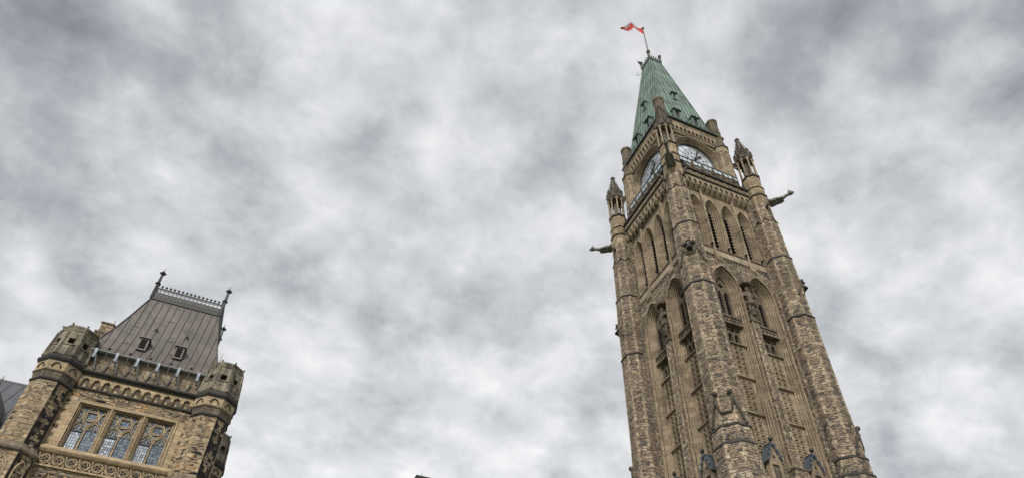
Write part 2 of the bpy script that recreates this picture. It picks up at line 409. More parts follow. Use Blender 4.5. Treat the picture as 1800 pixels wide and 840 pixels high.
def arch(cx, half, z0, zs, rise, inset=0.0, n=9, bottom=True):
    """pointed arch outline, bottom left up over the apex and down to bottom right"""
    R0 = (half*half+rise*rise)/(2*half); c = R0-half
    R = R0-inset; top = sqrt(max(R*R-c*c, 1e-6)); h = half-inset
    a1 = math.atan2(top, -c)    # angle at apex measured at centre (cx+c) for the left arc
    pts = [(cx-h, z0+(inset if not bottom else 0))]
    for i in range(n+1):
        a = pi + (a1-pi)*i/n
        pts.append((cx+c+R*cos(a), zs+R*sin(a)))
    for i in range(n-1, -1, -1):
        a = pi + (a1-pi)*i/n
        pts.append((cx-c-R*cos(a), zs+R*sin(a)))
    pts.append((cx+h, z0+(inset if not bottom else 0)))
    return pts
def moulding(mb, cx, half, z0, zs, rise, prof, m=0, n=9):
    """nested arch mouldings: prof is a list of (inset, y)"""
    rings = [[(x, y, z) for x, z in arch(cx, half, z0, zs, rise, i, n)] for i, y in prof]
    mb.loft(rings, closed=False, cap=False, m=m)
def ribs(n, i0, y0, rib, gap, step, depth):
    """profile of n square ribs parted by deep hollows, each set further back"""
    p = []
    for k in range(n):
        a = i0+k*(rib+gap); y = y0+k*step
        p += [(a+gap*.08, y+depth), (a+gap*.92, y+depth), (a+gap, y), (a+gap+rib*.5, y-.02), (a+gap+rib*.98, y)]
    return p
def circle(cx, cz, r, n=16, a0=0): return [(cx+r*cos(a0+2*pi*i/n), cz+r*sin(a0+2*pi*i/n)) for i in range(n)]
def foil(cx, cz, r, k=4, n=6, rot=0.0):
    """cusped (trefoil, quatrefoil) outline"""
    pts = []; d_ = r*0.5; rr = r*0.5
    for j in range(k):
        a = rot+2*pi*j/k
        for i in range(n):
            b = a-1.65+3.3*i/(n-1)
            pts.append((cx+d_*cos(a)+rr*cos(b), cz+d_*sin(a)+rr*sin(b)))
    return pts
def xz(pts, y): return [(x, y, z) for x, z in pts]

# ------------------------------------------------------------------ ground
g = MB(); g.add([(-900,-900,0),(900,-900,0),(900,900,0),(-900,900,0)], [(0,1,2,3)])
mg, tg, bgm = newmat('lawn')
cg = tg.ramp(tg.noise(tg.node('ShaderNodeTexCoord').outputs['Object'], 0.6, 6.0), [(0.35, (0.045, 0.075, 0.025)), (0.65, (0.08, 0.11, 0.04))])
tg.l.new(cg, bgm.inputs['Base Color']); bgm.inputs['Roughness'].default_value = 0.95
go = g.build('ground', mg); go['kind'] = 'structure'; go['label'] = 'green lawn around the stone buildings'
g = MB(); g.box(-44, 14, -44, -9, -0.05, 0.02); g.box(-32, -28, -9, 16, -0.05, 0.02)
pv_ = g.build('forecourt_paving', ashlar('grey_paving', (0.26, 0.25, 0.235), w=0.9, h=0.6)); pv_['kind'] = 'structure'

# =================================================================== CLOCK TOWER
TW = empty('clock_tower', (0, 0, 0))
tag(TW, 'tall brown stone gothic clock tower with steep green copper roof and four clock faces', 'tower')
A = 4.9
FR = [0.0, -pi/2, -pi, pi/2]       # four faces; the first two are the ones the photograph shows

# ---- solid core that closes the inside
c = MB(); c.box(-3.3, 3.3, -3.3, 3.3, 0, 57.2); c.box(-2.95, 2.95, -2.95, 2.95, 57.2, 67)
c.build('inner_core', M_hollow, TW)

# ---- lower wall with two tall arched bays
def lower_wall():
    m = MB()
    holes = [arch(s*1.75, 1.28, 24.6, 41.9, 2.25) for s in (-1, 1)]
    m.plate([(-3.95,0),(3.95,0),(3.95,45.2),(-3.95,45.2)], holes, -4.6, -4.4)
    m.box(-4.0, 4.0, -4.58, -4.3, 45.1, 45.25)
    return m.build('lower_wall', M_rub, TW)
def bay(cx):
    root = None
    m = MB()
    prof = [(-0.16,-4.60),(-0.14,-4.76),(-0.02,-4.76)]+ribs(4, 0.0, -4.56, 0.085, 0.062, 0.125, 0.17)+[(0.60,-3.62)]
    moulding(m, cx, 1.28, 24.6, 41.9, 2.25, prof, n=12)
    root = m.build('tall_arched_bay', M_ash, TW)
    # upper tracery: two lancets and a foil
    m = MB()
    o = arch(cx, 0.70, 38.55, 41.9, 1.55, n=10)
    holes = [arch(cx+s*0.33, 0.22, 38.7, 41.2, 0.55, n=5) for s in (-1, 1)] + [foil(cx, 42.45, 0.27, 4)]
    m.plate(o, holes, -4.0, -3.72)
    for s in (-1, 1): m.tube(xz(arch(cx+s*0.33, 0.27, 38.6, 41.2, 0.62, n=5), -4.02), 0.035, 5)
    m.build('window_tracery', M_brown_shade, root)
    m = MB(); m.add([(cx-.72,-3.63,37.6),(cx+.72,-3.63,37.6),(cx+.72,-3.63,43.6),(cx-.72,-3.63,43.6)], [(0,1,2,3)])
    z = 38.8
    while z < 42.2:
        for s in (-1, 1): m.box(cx+s*.33-.22, cx+s*.33+.22, -3.9, -3.66, z, z+.06)
        z += 0.3
    m.build('louvre', M_louv, root)
    # balustrade across the bay
    m = MB()
    holes = [foil(cx-.5+.34*i, 38.2, 0.12, 4) for i in range(4)]
    m.plate([(cx-.85,37.9),(cx+.85,37.9),(cx+.85,38.5),(cx-.85,38.5)], holes, -4.36, -4.2)
    m.box(cx-.85, cx+.85, -4.2, -4.05, 37.9, 38.5, 1)
    m.box(cx-.9, cx+.9, -4.46, -4.1, 37.78, 37.92); m.box(cx-.9, cx+.9, -4.44, -4.1, 38.5, 38.62)
    for i in range(6): m.box(cx-.78+.29*i, cx-.63+.29*i, -4.42, -4.2, 38.6, 38.76)
    m.build('balustrade', [M_ashd, M_brown_shade], root)
    # pierced tracery below
    m = MB()
    holes = [arch(cx+s*0.30, 0.20, 36.1, 36.75, 0.42, n=5) for s in (-1, 1)] + [foil(cx, 37.48, 0.2, 4), foil(cx-.48, 37.45, 0.13, 3), foil(cx+.48, 37.45, 0.13, 3)]
    m.plate([(cx-.72,35.9),(cx+.72,35.9),(cx+.72,37.8),(cx-.72,37.8)], holes, -4.05, -3.8)
    m.build('pierced_panel', M_brown_shade, root)
    # blind panels, three tiers of paired roundels
    m = MB(); m2 = MB()
    tiers = [(32.75, 35.78), (29.55, 32.55), (24.6, 29.35)]
    for z0, z1 in tiers:
        holes = []; n = int((z1-z0-0.2)/0.46)
        for i in range(n):
            zz = z1-0.34-0.46*i
            for s in (-1, 1):
                holes.append(circle(cx+s*0.24, zz, 0.145, 8))
                m2.tube(xz(circle(cx+s*0.24, zz, 0.165, 10), -4.19), 0.032, 4, closed=True)
                m2.ball((cx+s*0.24+.04, -4.12, zz-.03), 0.075, n=5, k=4)
        m.plate([(cx-.74,z0),(cx+.74,z0),(cx+.74,z1),(cx-.74,z1)], holes, -4.17, -4.05)
        m2.box(cx-.025, cx+.025, -4.21, -4.17, z0, z1); 
        for s in (-1, 1): m2.box(cx+s*.5-.03, cx+s*.5+.03, -4.22, -4.17, z0, z1)
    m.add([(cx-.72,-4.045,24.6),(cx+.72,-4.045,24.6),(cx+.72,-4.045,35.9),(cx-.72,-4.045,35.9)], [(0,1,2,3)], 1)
    m.build('roundel_panel', [M_ash, M_brown_shade], root)
    m2.build('roundel_moulding', M_ash, root)
    for zz in (35.78, 32.55, 29.35):
        m = MB()
        m.loft([[(cx-.82,-4.1,zz),(cx+.82,-4.1,zz),(cx+.82,-4.1,zz+.2),(cx-.82,-4.1,zz+.2)],[(cx-.82,-4.36,zz+.06),(cx+.82,-4.36,zz+.06),(cx+.82,-4.36,zz+.14),(cx-.82,-4.36,zz+.14)]])
        m.build('tier_rail', M_ash, root)
    return root
def centre_buttress():
    m = MB()
    m.box(-.38, .38, -4.98, -4.5, 25.3, 33.2); m.box(-.34, .34, -4.93, -4.5, 33.2, 38.3)
    m.box(-.55, .55, -5.25, -4.5, 0, 24.9)
    m.loft([[(-.55,-5.25,24.9),(.55,-5.25,24.9),(.55,-4.5,24.9),(-.55,-4.5,24.9)],[(-.38,-4.98,25.3),(.38,-4.98,25.3),(.38,-4.5,25.3),(-.38,-4.5,25.3)]])
    o = m.build('centre_buttress', M_rub, TW)
    m = MB()
    m.box(-.6, .6, -5.32, -4.6, 24.86, 24.98); m.build('set_off', M_ashd, o); m = MB()
    m.box(-.38,.38,-4.99,-4.5,33.15,33.25); m.build('set_off', M_ashd, o); m = MB(); m.box(-.42,.42,-5.02,-4.55,38.3,38.42)
    m.loft([[(-.36,-4.96,38.42),(.36,-4.96,38.42),(.36,-4.6,38.42),(-.36,-4.6,38.42)],[(-.3,-5.0,39.0),(.3,-5.0,39.0),(.3,-4.6,39.0),(-.3,-4.6,39.0)]])
    m.ngon(0, -4.95, [(38.9,.2),(39.15,.3),(39.3,.38),(39.42,.38)])
    m.build('statue_pedestal', M_ashd, o)
    m = MB()
    m.ngon(0, -4.92, [(42.25,.30),(42.35,.44),(42.8,.42),(42.85,.3),(43.3,.24),(43.9,.06)])
    for i in range(5):
        a = -pi/2+(i-2)*pi/4
        x, y = .44*cos(a), -4.92+.44*sin(a)
        m.loft([[(x-.1,y-.05,42.3),(x+.1,y-.05,42.3),(x+.1,y+.05,42.3),(x-.1,y+.05,42.3)],[(x-.01,y-.02,42.95),(x+.01,y-.02,42.95),(x+.01,y+.02,42.95),(x-.01,y+.02,42.95)]])
    m.ball((0,-4.92,43.95), .13, n=6, k=4)
    m.build('statue_canopy', M_ashd, o)
    return o
def shoulders():
    m = MB()
    for s in (-1, 1):
        m.box(min(s*3.17, s*3.48), max(s*3.17, s*3.48), -4.98, -4.5, 25, 42.6)
        m.loft([[(s*3.17,-4.98,42.6),(s*3.48,-4.98,42.6),(s*3.48,-4.5,42.6),(s*3.17,-4.5,42.6)],[(s*3.22,-4.62,43.3),(s*3.48,-4.62,43.3),(s*3.48,-4.5,43.3),(s*3.22,-4.5,43.3)]])
        m.box(min(s*3.62, s*3.98), max(s*3.62, s*3.98), -4.6, -4.2, 45.2, 54.6)
        m.box(min(s*3.0, s*4.2), max(s*3.0, s*4.2), -5.1, -4.5, 0, 24.9)
    return m.build('buttress_shoulder', M_rub, TW)
# ---- belfry
BX = (-2.68, -0.9, 0.9, 2.68)
def belfry_wall():
    m = MB()
    m.plate([(-3.95,45.2),(3.95,45.2),(3.95,57),(-3.95,57)], [arch(x, .74, 46.85, 51.95, 1.75) for x in BX], -4.32, -4.1)
    return m.build('belfry_wall', M_ash, TW)
def belfry_window(cx):
    m = MB()
    prof = [(-.13,-4.32),(-.12,-4.46),(-.02,-4.46)]+ribs(4, 0.0, -4.30, 0.07, 0.052, 0.12, 0.15)+[(.50,-3.62)]
    moulding(m, cx, .74, 46.85, 51.95, 1.75, prof, n=10)
    m.loft([[(cx-.8,-4.46,46.72),(cx+.8,-4.46,46.72),(cx+.8,-3.6,46.72),(cx-.8,-3.6,46.72)],[(cx-.8,-4.46,46.82),(cx+.8,-4.46,46.82),(cx+.8,-3.6,47.1),(cx-.8,-3.6,47.1)]])
    o = m.build('belfry_window', M_ash, TW)
    m = MB()
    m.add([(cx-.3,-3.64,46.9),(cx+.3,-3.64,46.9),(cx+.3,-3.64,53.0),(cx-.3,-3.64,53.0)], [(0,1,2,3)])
    z = 47.1
    while z < 52.4:
        m.loft([[(cx-.26,-3.66,z+.16),(cx+.26,-3.66,z+.16),(cx+.26,-3.66,z+.22),(cx-.26,-3.66,z+.22)],[(cx-.26,-3.98,z),(cx+.26,-3.98,z),(cx+.26,-3.98,z+.06),(cx-.26,-3.98,z+.06)]])
        z += 0.42
    m.build('louvre', M_louv, o)
    m = MB(); m.ball((cx+.62,-4.62,47.0), .12, sy=1.6, n=6, k=4); m.ball((cx+.62,-4.5,46.85), .1, n=6, k=4)
    m.tube([(cx+.62,-4.4,46.85),(cx+.62,-4.66,47.02)], .05, 5)
    m.build('sill_knob', M_iron, o)
    return o
def shaft_strip(x):
    m = MB()
    m.box(x-.11, x+.11, -4.56, -4.3, 45.4, 54.9); m.box(x-.15, x+.15, -4.6, -4.3, 50.3, 50.42)
    m.loft([[(x-.14,-4.42,44.5),(x+.14,-4.42,44.5),(x+.14,-4.3,44.5),(x-.14,-4.3,44.5)],[(x-.3,-4.78,44.95),(x+.3,-4.78,44.95),(x+.3,-4.3,44.95),(x-.3,-4.3,44.95)],
            [(x-.3,-4.78,45.3),(x+.3,-4.78,45.3),(x+.3,-4.3,45.3),(x-.3,-4.3,45.3)],[(x-.14,-4.6,45.5),(x+.14,-4.6,45.5),(x+.14,-4.3,45.5),(x-.14,-4.3,45.5)]])
    return m.build('shaft', M_ash, TW)
def belfry_band():
    m = MB()
    m.box(-3.65, 3.65, -4.44, -4.3, 45.75, 46.58); m.box(-3.65, 3.65, -4.52, -4.3, 46.58, 46.70, 1); m.box(-3.65, 3.65, -4.52, -4.3, 45.66, 45.76, 1)
    for i in range(24): m.box(-3.6+.305*i, -3.45+.305*i, -4.50, -4.3, 45.42, 45.62, 1)
    return m.build('plain_band', [M_pale, M_ashd], TW)
# ---- corbel table, frieze, gallery
def corbel_table():
    m = MB()
    n = 13; p = 0.6; x0 = -n*p/2
    outer = [(-x0, 56.05), (x0, 56.05), (x0, 55.25)]
    for i in range(n):
        a = x0+i*p
        outer += [(a+.1, 55.25)]
        for j in range(7):
            th = pi-pi*j/6
            k = .10 if j in (2, 4) else 0
            outer.append((a+p/2+.2*cos(th), 55.35+.42*sin(th)-k))
        outer += [(a+p-.1, 55.25)]
    outer.append((-x0, 55.25))
    m.plate(outer, [], -4.84, -4.6)
    m.box(x0, -x0, -4.62, -4.3, 55.2, 56.1, 1)  # arch backing: recess shade put into a darker colour
    for i in range(n+1):
        x = x0+i*p
        m.loft([[(x-.05,-4.42,54.5),(x+.05,-4.42,54.5),(x+.05,-4.3,54.5),(x-.05,-4.3,54.5)],[(x-.13,-4.6,54.7),(x+.13,-4.6,54.7),(x+.13,-4.3,54.7),(x-.13,-4.3,54.7)],
                [(x-.17,-4.84,54.98),(x+.17,-4.84,54.98),(x+.17,-4.3,54.98),(x-.17,-4.3,54.98)],[(x-.15,-4.9,55.27),(x+.15,-4.9,55.27),(x+.15,-4.3,55.27),(x-.15,-4.3,55.27)]])
    m.box(x0, -x0, -4.9, -4.3, 56.0, 56.1, 2)
    return m.build('corbel_table', [M_ash, M_brown_shade, M_ashd], TW)
def frieze():
    m = MB(); x0 = -3.9
    m.box(x0, -x0, -4.86, -4.3, 56.1, 56.92, 1)
    n = 10; p = 7.8/n
    for i in range(n):
        x = x0+p*(i+.5)
        m.tube(xz(circle(x, 56.51, .27, 12), -4.88), .045, 4, closed=True)
        m.tube(xz(foil(x, 56.51, .21, 4, 5, pi/4), -4.88), .03, 4, closed=True)
        m.ball((x, -4.87, 56.51), .08, n=6, k=4)
        for s in (-1, 1): m.tube([(x+p/2, -4.88, 56.75), (x+p/2+s*.12, -4.88, 56.51), (x+p/2, -4.88, 56.27)], .03, 4)
    m.box(x0, -x0, -5.04, -4.3, 56.92, 57.06, 2); m.box(x0, -x0, -4.98, -4.3, 56.06, 56.14, 2)
    m.box(x0, -x0, -4.9, -3.2, 57.06, 57.12, 2)
    return m.build('carved_frieze', [M_ash, M_brown_shade, M_dark], TW)
def gablet(x, z=57.12, w=.48, h=1.12):
    m = MB(); y = -4.97
    m.plate([(x-w,z),(x+w,z),(x+.02,z+h),(x-.02,z+h)], [[(x-w*.55,z+.12),(x+w*.55,z+.12),(x,z+h*.62)]], y, y+.16)
    m.add([(x-w*.6,y+.1,z+.1),(x+w*.6,y+.1,z+.1),(x,y+.1,z+h*.7)], [(0,1,2)], 1)
    for s in (-1, 1): m.tube([(x+s*(w+.05), y-.03, z), (x, y-.03, z+h+.05)], .06, 4)
    m.loft([[(x-w,y+.16,z),(x+w,y+.16,z),(x+w,y+.5,z),(x-w,y+.5,z)],[(x-.03,y+.1,z+h-.05),(x+.03,y+.1,z+h-.05),(x+.03,y+.2,z+h-.05),(x-.03,y+.2,z+h-.05)]], m=1)
    m.ball((x, y, z+h+.08), .09, n=6, k=4)
    return m.build('parapet_gablet', [M_ashd, M_dark], TW)
def parapet_low():
    m = MB(); m.box(-3.9, 3.9, -4.95, -4.72, 57.1, 57.42)
    for i in range(6):
        x = -3.0+1.2*i
        m.box(x-.12, x+.12, -4.9, -4.75, 57.4, 57.75)
    return m.build('gallery_kerb', M_dark, TW)
def gallery_rail():
    m = MB(); y = -4.5
    for z in (59.45, 58.75): m.box(-3.6, 3.6, y-.05, y+.05, z-.055, z+.055)
    n = 12
    for i in range(n+1): m.box(-3.6+.6*i-.025, -3.6+.6*i+.025, y-.025, y+.025, 57.1, 59.42)
    o = m.build('gallery_railing', M_iron, TW)
    m = MB()
    for i in range(n): m.box(-3.6+.6*i+.04, -3.6+.6*i+.56, y-.008, y+.008, 58.80, 59.40)
    m.build('glass_panel', M_panel, o)
    return o
# ---- clock stage
CZ = 62.3; CR = 2.32
def clock_wall():
    m = MB()
    def ust(r, n=28): return [(-r, 57.2)]+[(r*cos(pi-pi*i/n), CZ+r*sin(pi-pi*i/n)) for i in range(n+1)]+[(r, 57.2)]
    m.plate([(-3.4,57.1),(3.4,57.1),(3.4,67.2),(-3.4,67.2)], [ust(2.78)], -3.62, -3.4)
    o = m.build('clock_stage_wall', M_ash, TW)
    m = MB()
    prof = [(2.98,-3.62),(2.96,-3.78),(2.86,-3.78),(2.83,-3.5),(2.80,-3.5),(2.76,-3.66),(2.68,-3.66),(2.65,-3.38),(2.61,-3.38),(2.58,-3.52),(2.50,-3.52),(2.47,-3.3),(2.43,-3.3),(2.40,-3.42),(2.35,-3.42),(2.335,-3.22)]
    m.loft([[(x, y, z) for x, z in ust(r)] for r, y in prof], closed=False, cap=False)
    # square label around the dial, and jamb shafts
    for s in (-1, 1):
        m.box(min(s*3.0,s*3.08), max(s*3.0,s*3.08), -3.72, -3.6, 57.1, 65.3); m.box(min(s*3.2,s*3.26), max(s*3.2,s*3.26), -3.7, -3.6, 57.1, 65.3)
    m.box(-3.2, 3.2, -3.8, -3.6, 65.22, 65.36)
    m.build('dial_surround', M_ash, o)
    for s in (-1, 1):    # carved spandrels
        m = MB()
        cx, cz = s*2.5, 64.65
        m.tube(xz(foil(cx, cz, .38, 3, 6, pi/2), -3.66), .05, 4, closed=True); m.build('spandrel_foil', M_brown_shade, o); m = MB()
        for i in range(7):
            a = radians(34+i*3.2); r = 3.1+.06*(i % 3)
            m.ball((s*r*cos(a), -3.64, CZ+r*sin(a)*1.0), .12, n=5, k=4)
        m.build('spandrel_carving', M_brown_shade, o)
    return o
def clock_frieze():
    m = MB(); n = 13; p = 6.5/n; x0 = -3.25
    outer = [(-x0, 66.95), (x0, 66.95), (x0, 65.75)]
    for i in range(n):
        a = x0+i*p
        outer.append((a+.06, 65.75))
        for j in range(7):
            th = pi-pi*j/6
            outer.append((a+p/2+.19*cos(th), 66.05+.52*sin(th)-(.12 if j in (2, 4) else 0)))
        outer.append((a+p-.06, 65.75))
    outer.append((-x0, 65.75))
    m.plate(outer, [], -3.86, -3.66)
    m.box(x0, -x0, -3.68, -3.3, 65.36, 67.0, 1)
    for i in range(n+1):
        x = x0+i*p
        m.loft([[(x-.04,-3.7,65.45),(x+.04,-3.7,65.45),(x+.04,-3.6,65.45),(x-.04,-3.6,65.45)],[(x-.1,-3.9,65.76),(x+.1,-3.9,65.76),(x+.1,-3.6,65.76),(x-.1,-3.6,65.76)]])
        if i < n: m.ball((x+p/2, -3.84, 66.72), .07, n=5, k=4)
    m.box(x0-.1, -x0+.1, -3.9, -3.3, 66.95, 67.15)
    m.loft([[(-3.5,-3.88,67.15),(3.5,-3.88,67.15),(3.5,-3.4,67.15),(-3.5,-3.4,67.15)],[(-3.5,-3.98,67.4),(3.5,-3.98,67.4),(3.5,-3.4,67.4),(-3.5,-3.4,67.4)]])
    return m.build('cusped_frieze', [M_ash, M_brown_shade], TW)
def clock_face():
    m = MB(); y = -3.24; N = 40
    m.loft([xz(circle(0, CZ, CR+.02, N), y+.02), xz(circle(0, CZ, CR+.02, N), y)], m=0)
    o = m.build('clock_face', M_opal, TW)
    m = MB(); y = -3.27
    for r, t_ in ((CR-.02, .05), (CR-.2, .014), (1.55, .014), (0.95, .014)):
        m.tube(xz(circle(0, CZ, r, 36), y), t_, 4, closed=True)
    for i in range(12):
        a = pi/2-2*pi*i/12
        m.tube([(.18*cos(a), y, CZ+.18*sin(a)), (1.02*cos(a), y, CZ+1.02*sin(a))], .014, 4)
        a2 = a+pi/12
        m.tube([(1.02*cos(a2), y, CZ+1.02*sin(a2)), ((CR-.16)*cos(a2), y, CZ+(CR-.16)*sin(a2))], .014, 4)
        # petals between rings
        m.tube([(1.02*cos(a-pi/12), y, CZ+1.02*sin(a-pi/12)), (1.42*cos(a), y, CZ+1.42*sin(a)), (1.02*cos(a+pi/12), y, CZ+1.02*sin(a+pi/12))], .012, 4)
    for i in range(60):
        a = 2*pi*i/60; m.box(0,0,0,0,0,0) if False else m.tube([((CR-.16)*cos(a), y, CZ+(CR-.16)*sin(a)), ((CR-.04)*cos(a), y, CZ+(CR-.04)*sin(a))], .012, 4)
    m.build('dial_frame', M_iron, o)
    def hand(name, ang, L, w, yy):
        m = MB(); a = pi/2-ang; dx, dz = cos(a), sin(a)
        def P(l, s): return (dx*l-dz*s, CZ+dz*l+dx*s)
        pts = [P(-.35, -w*.6), P(0, -w), P(L*.62, -w*.9), P(L*.74, -w*2.0), P(L, 0), P(L*.74, w*2.0), P(L*.62, w*.9), P(0, w), P(-.35, w*.6)]
        m.plate(pts, [], yy, yy+.03); m.loft([xz(circle(0, CZ, .16, 12), yy-.02), xz(circle(0, CZ, .16, 12), yy+.04)])
        m.build(name, M_iron, o)
    hand('minute_hand', radians(18), 2.0, .055, -3.36)
    hand('hour_hand', radians(42), 1.25, .09, -3.32)
    return o
# ---- corners
def diag(m_): return m_
def octring(m, z, a, h=.19, o=.09, mt=0): m.ngon(-A, -A, [(z-h*.6, a), (z-h*.2, a+o), (z+h*.2, a+o), (z+h, a-.01)], m=mt, cap=False)
def corner_pier():
    m = MB()
    m.ngon(-A, -A, [(0, 1.40),(25.1, 1.38)]); m.ngon(-A, -A, [(25.1, 1.29),(26.45, 1.29)])
    m.ngon(-A, -A, [(26.45, 1.22),(27.6, 1.22),(28.2,1.17),(39.75, 1.16)]); m.ngon(-A, -A, [(39.75, 1.12),(46.9, 1.08)])
    m.ngon(-A, -A, [(46.9, 1.02),(51.7, .98),(52.3,.88),(54.6, .87)])
    o = m.build('corner_pier', M_rub, TW)
    m = MB(); m.ngon(-A,-A,[(54.6,.87),(55.95,.85)]); m.ngon(-A,-A,[(55.95,.85),(57.15,.84)]); m.ngon(-A,-A,[(57.15,.81),(59.0,.80)])
    m.build('pier_drum', M_drum, o)
    m = MB()
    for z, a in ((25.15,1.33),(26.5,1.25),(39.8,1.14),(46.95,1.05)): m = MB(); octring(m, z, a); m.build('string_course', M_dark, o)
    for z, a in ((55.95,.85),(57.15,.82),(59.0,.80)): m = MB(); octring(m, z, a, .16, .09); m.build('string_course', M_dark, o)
    m = MB()
    # gabled set-off under the drum
    for k in range(8):
        a = k*pi/4; n_ = Vector((cos(a), sin(a), 0)); tt = Vector((-sin(a), cos(a), 0)); cc = Vector((-A, -A, 0))
        if Vector((-A,-A,0)).dot(n_) < -4.5 or True:
            r = 1.0
            L = [cc+n_*(r)+tt*s*.38+Vector((0,0,51.75)) for s in (-1, 1)]; top = cc+n_*(r-.03)+Vector((0,0,52.45))
            m = MB(); m.tube([tuple(L[0]), tuple(top), tuple(L[1])], .065, 4); m.build('gabled_set_off', M_ashd, o)
            lo = [cc+n_*(.9)+tt*s*.14+Vector((0,0,53.1)) for s in (-1, 1)]; ap = cc+n_*.9+Vector((0,0,54.1))
            if k % 2 == 0:
                m = MB(); m.tube([tuple(lo[0]), tuple(lo[0]+Vector((0,0,.7))), tuple(ap), tuple(lo[1]+Vector((0,0,.7))), tuple(lo[1])], .045, 4); m.build('niche_head', M_ashd, o)
    # U shaped drip mouldings with knobs on the outer diagonal face
    n_ = Vector((-1,-1,0)).normalized(); tt = Vector((1,-1,0)).normalized(); cc = Vector((-A,-A,0))
    def drip(zb, a, hh, sc):
        m = MB()
        e = a*.414
        def P(s, z, off=.06): return tuple(cc+n_*(a+off)+tt*s+Vector((0,0,z)))
        m.tube([P(-e*1.1, zb+hh), P(-e*1.05, zb+hh*.55), P(-e*.8, zb+.12), P(-e*.6, zb), P(e*.6, zb), P(e*.8, zb+.12), P(e*1.05, zb+hh*.55), P(e*1.1, zb+hh)], .085*sc, 5)
        for s in (-1, 1):
            m.ball(P(s*e, zb+hh+.08, .14), .17*sc, n=7, k=5)
            side = (Vector((-1,0,0)) if s < 0 else Vector((0,-1,0)))
            far = cc+side*(a+.08)+(Vector((0,1,0)) if s < 0 else Vector((1,0,0)))*(e*.55)+Vector((0,0,zb-.7))
            m.tube([P(s*e, zb+hh, .1), tuple(far)], .08*sc, 5); m.ball(tuple(far), .12*sc, n=6, k=4)
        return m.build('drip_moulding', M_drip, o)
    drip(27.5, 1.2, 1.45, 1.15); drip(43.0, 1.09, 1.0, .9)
    # projecting splay under each drip
    for zb, a, h in ((27.55, 1.17, 1.3), (43.0, 1.09, 1.0)):
        m = MB()
        e = a*.414
        def Q(s, z, off): return tuple(cc+n_*(a+off)+tt*s+Vector((0,0,z)))
        m.loft([[Q(-e*.5,zb,.0),Q(e*.5,zb,.0),Q(e*.5,zb,-.1),Q(-e*.5,zb,-.1)],[Q(-e,zb+h,.05),Q(e,zb+h,.05),Q(e,zb+h,-.1),Q(-e,zb+h,-.1)],[Q(-e,zb+h+2.2,.0),Q(e,zb+h+2.2,.0),Q(e,zb+h+2.2,-.1),Q(-e,zb+h+2.2,-.1)]])
        m.build('splayed_face', M_rub, o)
    # grotesque mask
    m = MB(); g0 = cc+n_*(1.09+.1)
    def G(s, z, off=0): p = g0+n_*off+tt*s; return (p.x, p.y, z)
    m.ball(G(0,43.75,-.08), .30, sz=1.15, n=10, k=7); m.ball(G(0,43.55,.25), .17, n=7, k=5)
    for s in (-1, 1):
        m.ball(G(s*.2,43.95,.22), .09, n=6, k=4); m.tube([G(s*.25,44.0,.1), G(s*.42,44.35,.12)], [.1,.03], 5); m.ball(G(s*.22,43.5,.15), .12, n=6, k=4)
    m.tube([G(-.2,44.25,.1), G(0,44.35,.18), G(.2,44.25,.1)], .08, 5)
    m.build('grotesque', M_dark, o, smooth=True)
    # small crouching beasts near the top
    m = MB()
    for s, side, al in ((-1, Vector((-1,0,0)), Vector((0,1,0))), (1, Vector((0,-1,0)), Vector((1,0,0)))):
        for kx, zz in ((.25, 54.0),):
            b = cc+side*.9+al*kx
            p = [b+Vector((0,0,zz-.25)), b+side*.3+Vector((0,0,zz)), b+side*.55+Vector((0,0,zz+.2))]
            m.tube([tuple(v) for v in p], [.12,.13,.07], 6); m.ball(tuple(p[2]), .13, n=6, k=4)
    m.build('carved_beast', M_ashd, o, smooth=True)
    return o
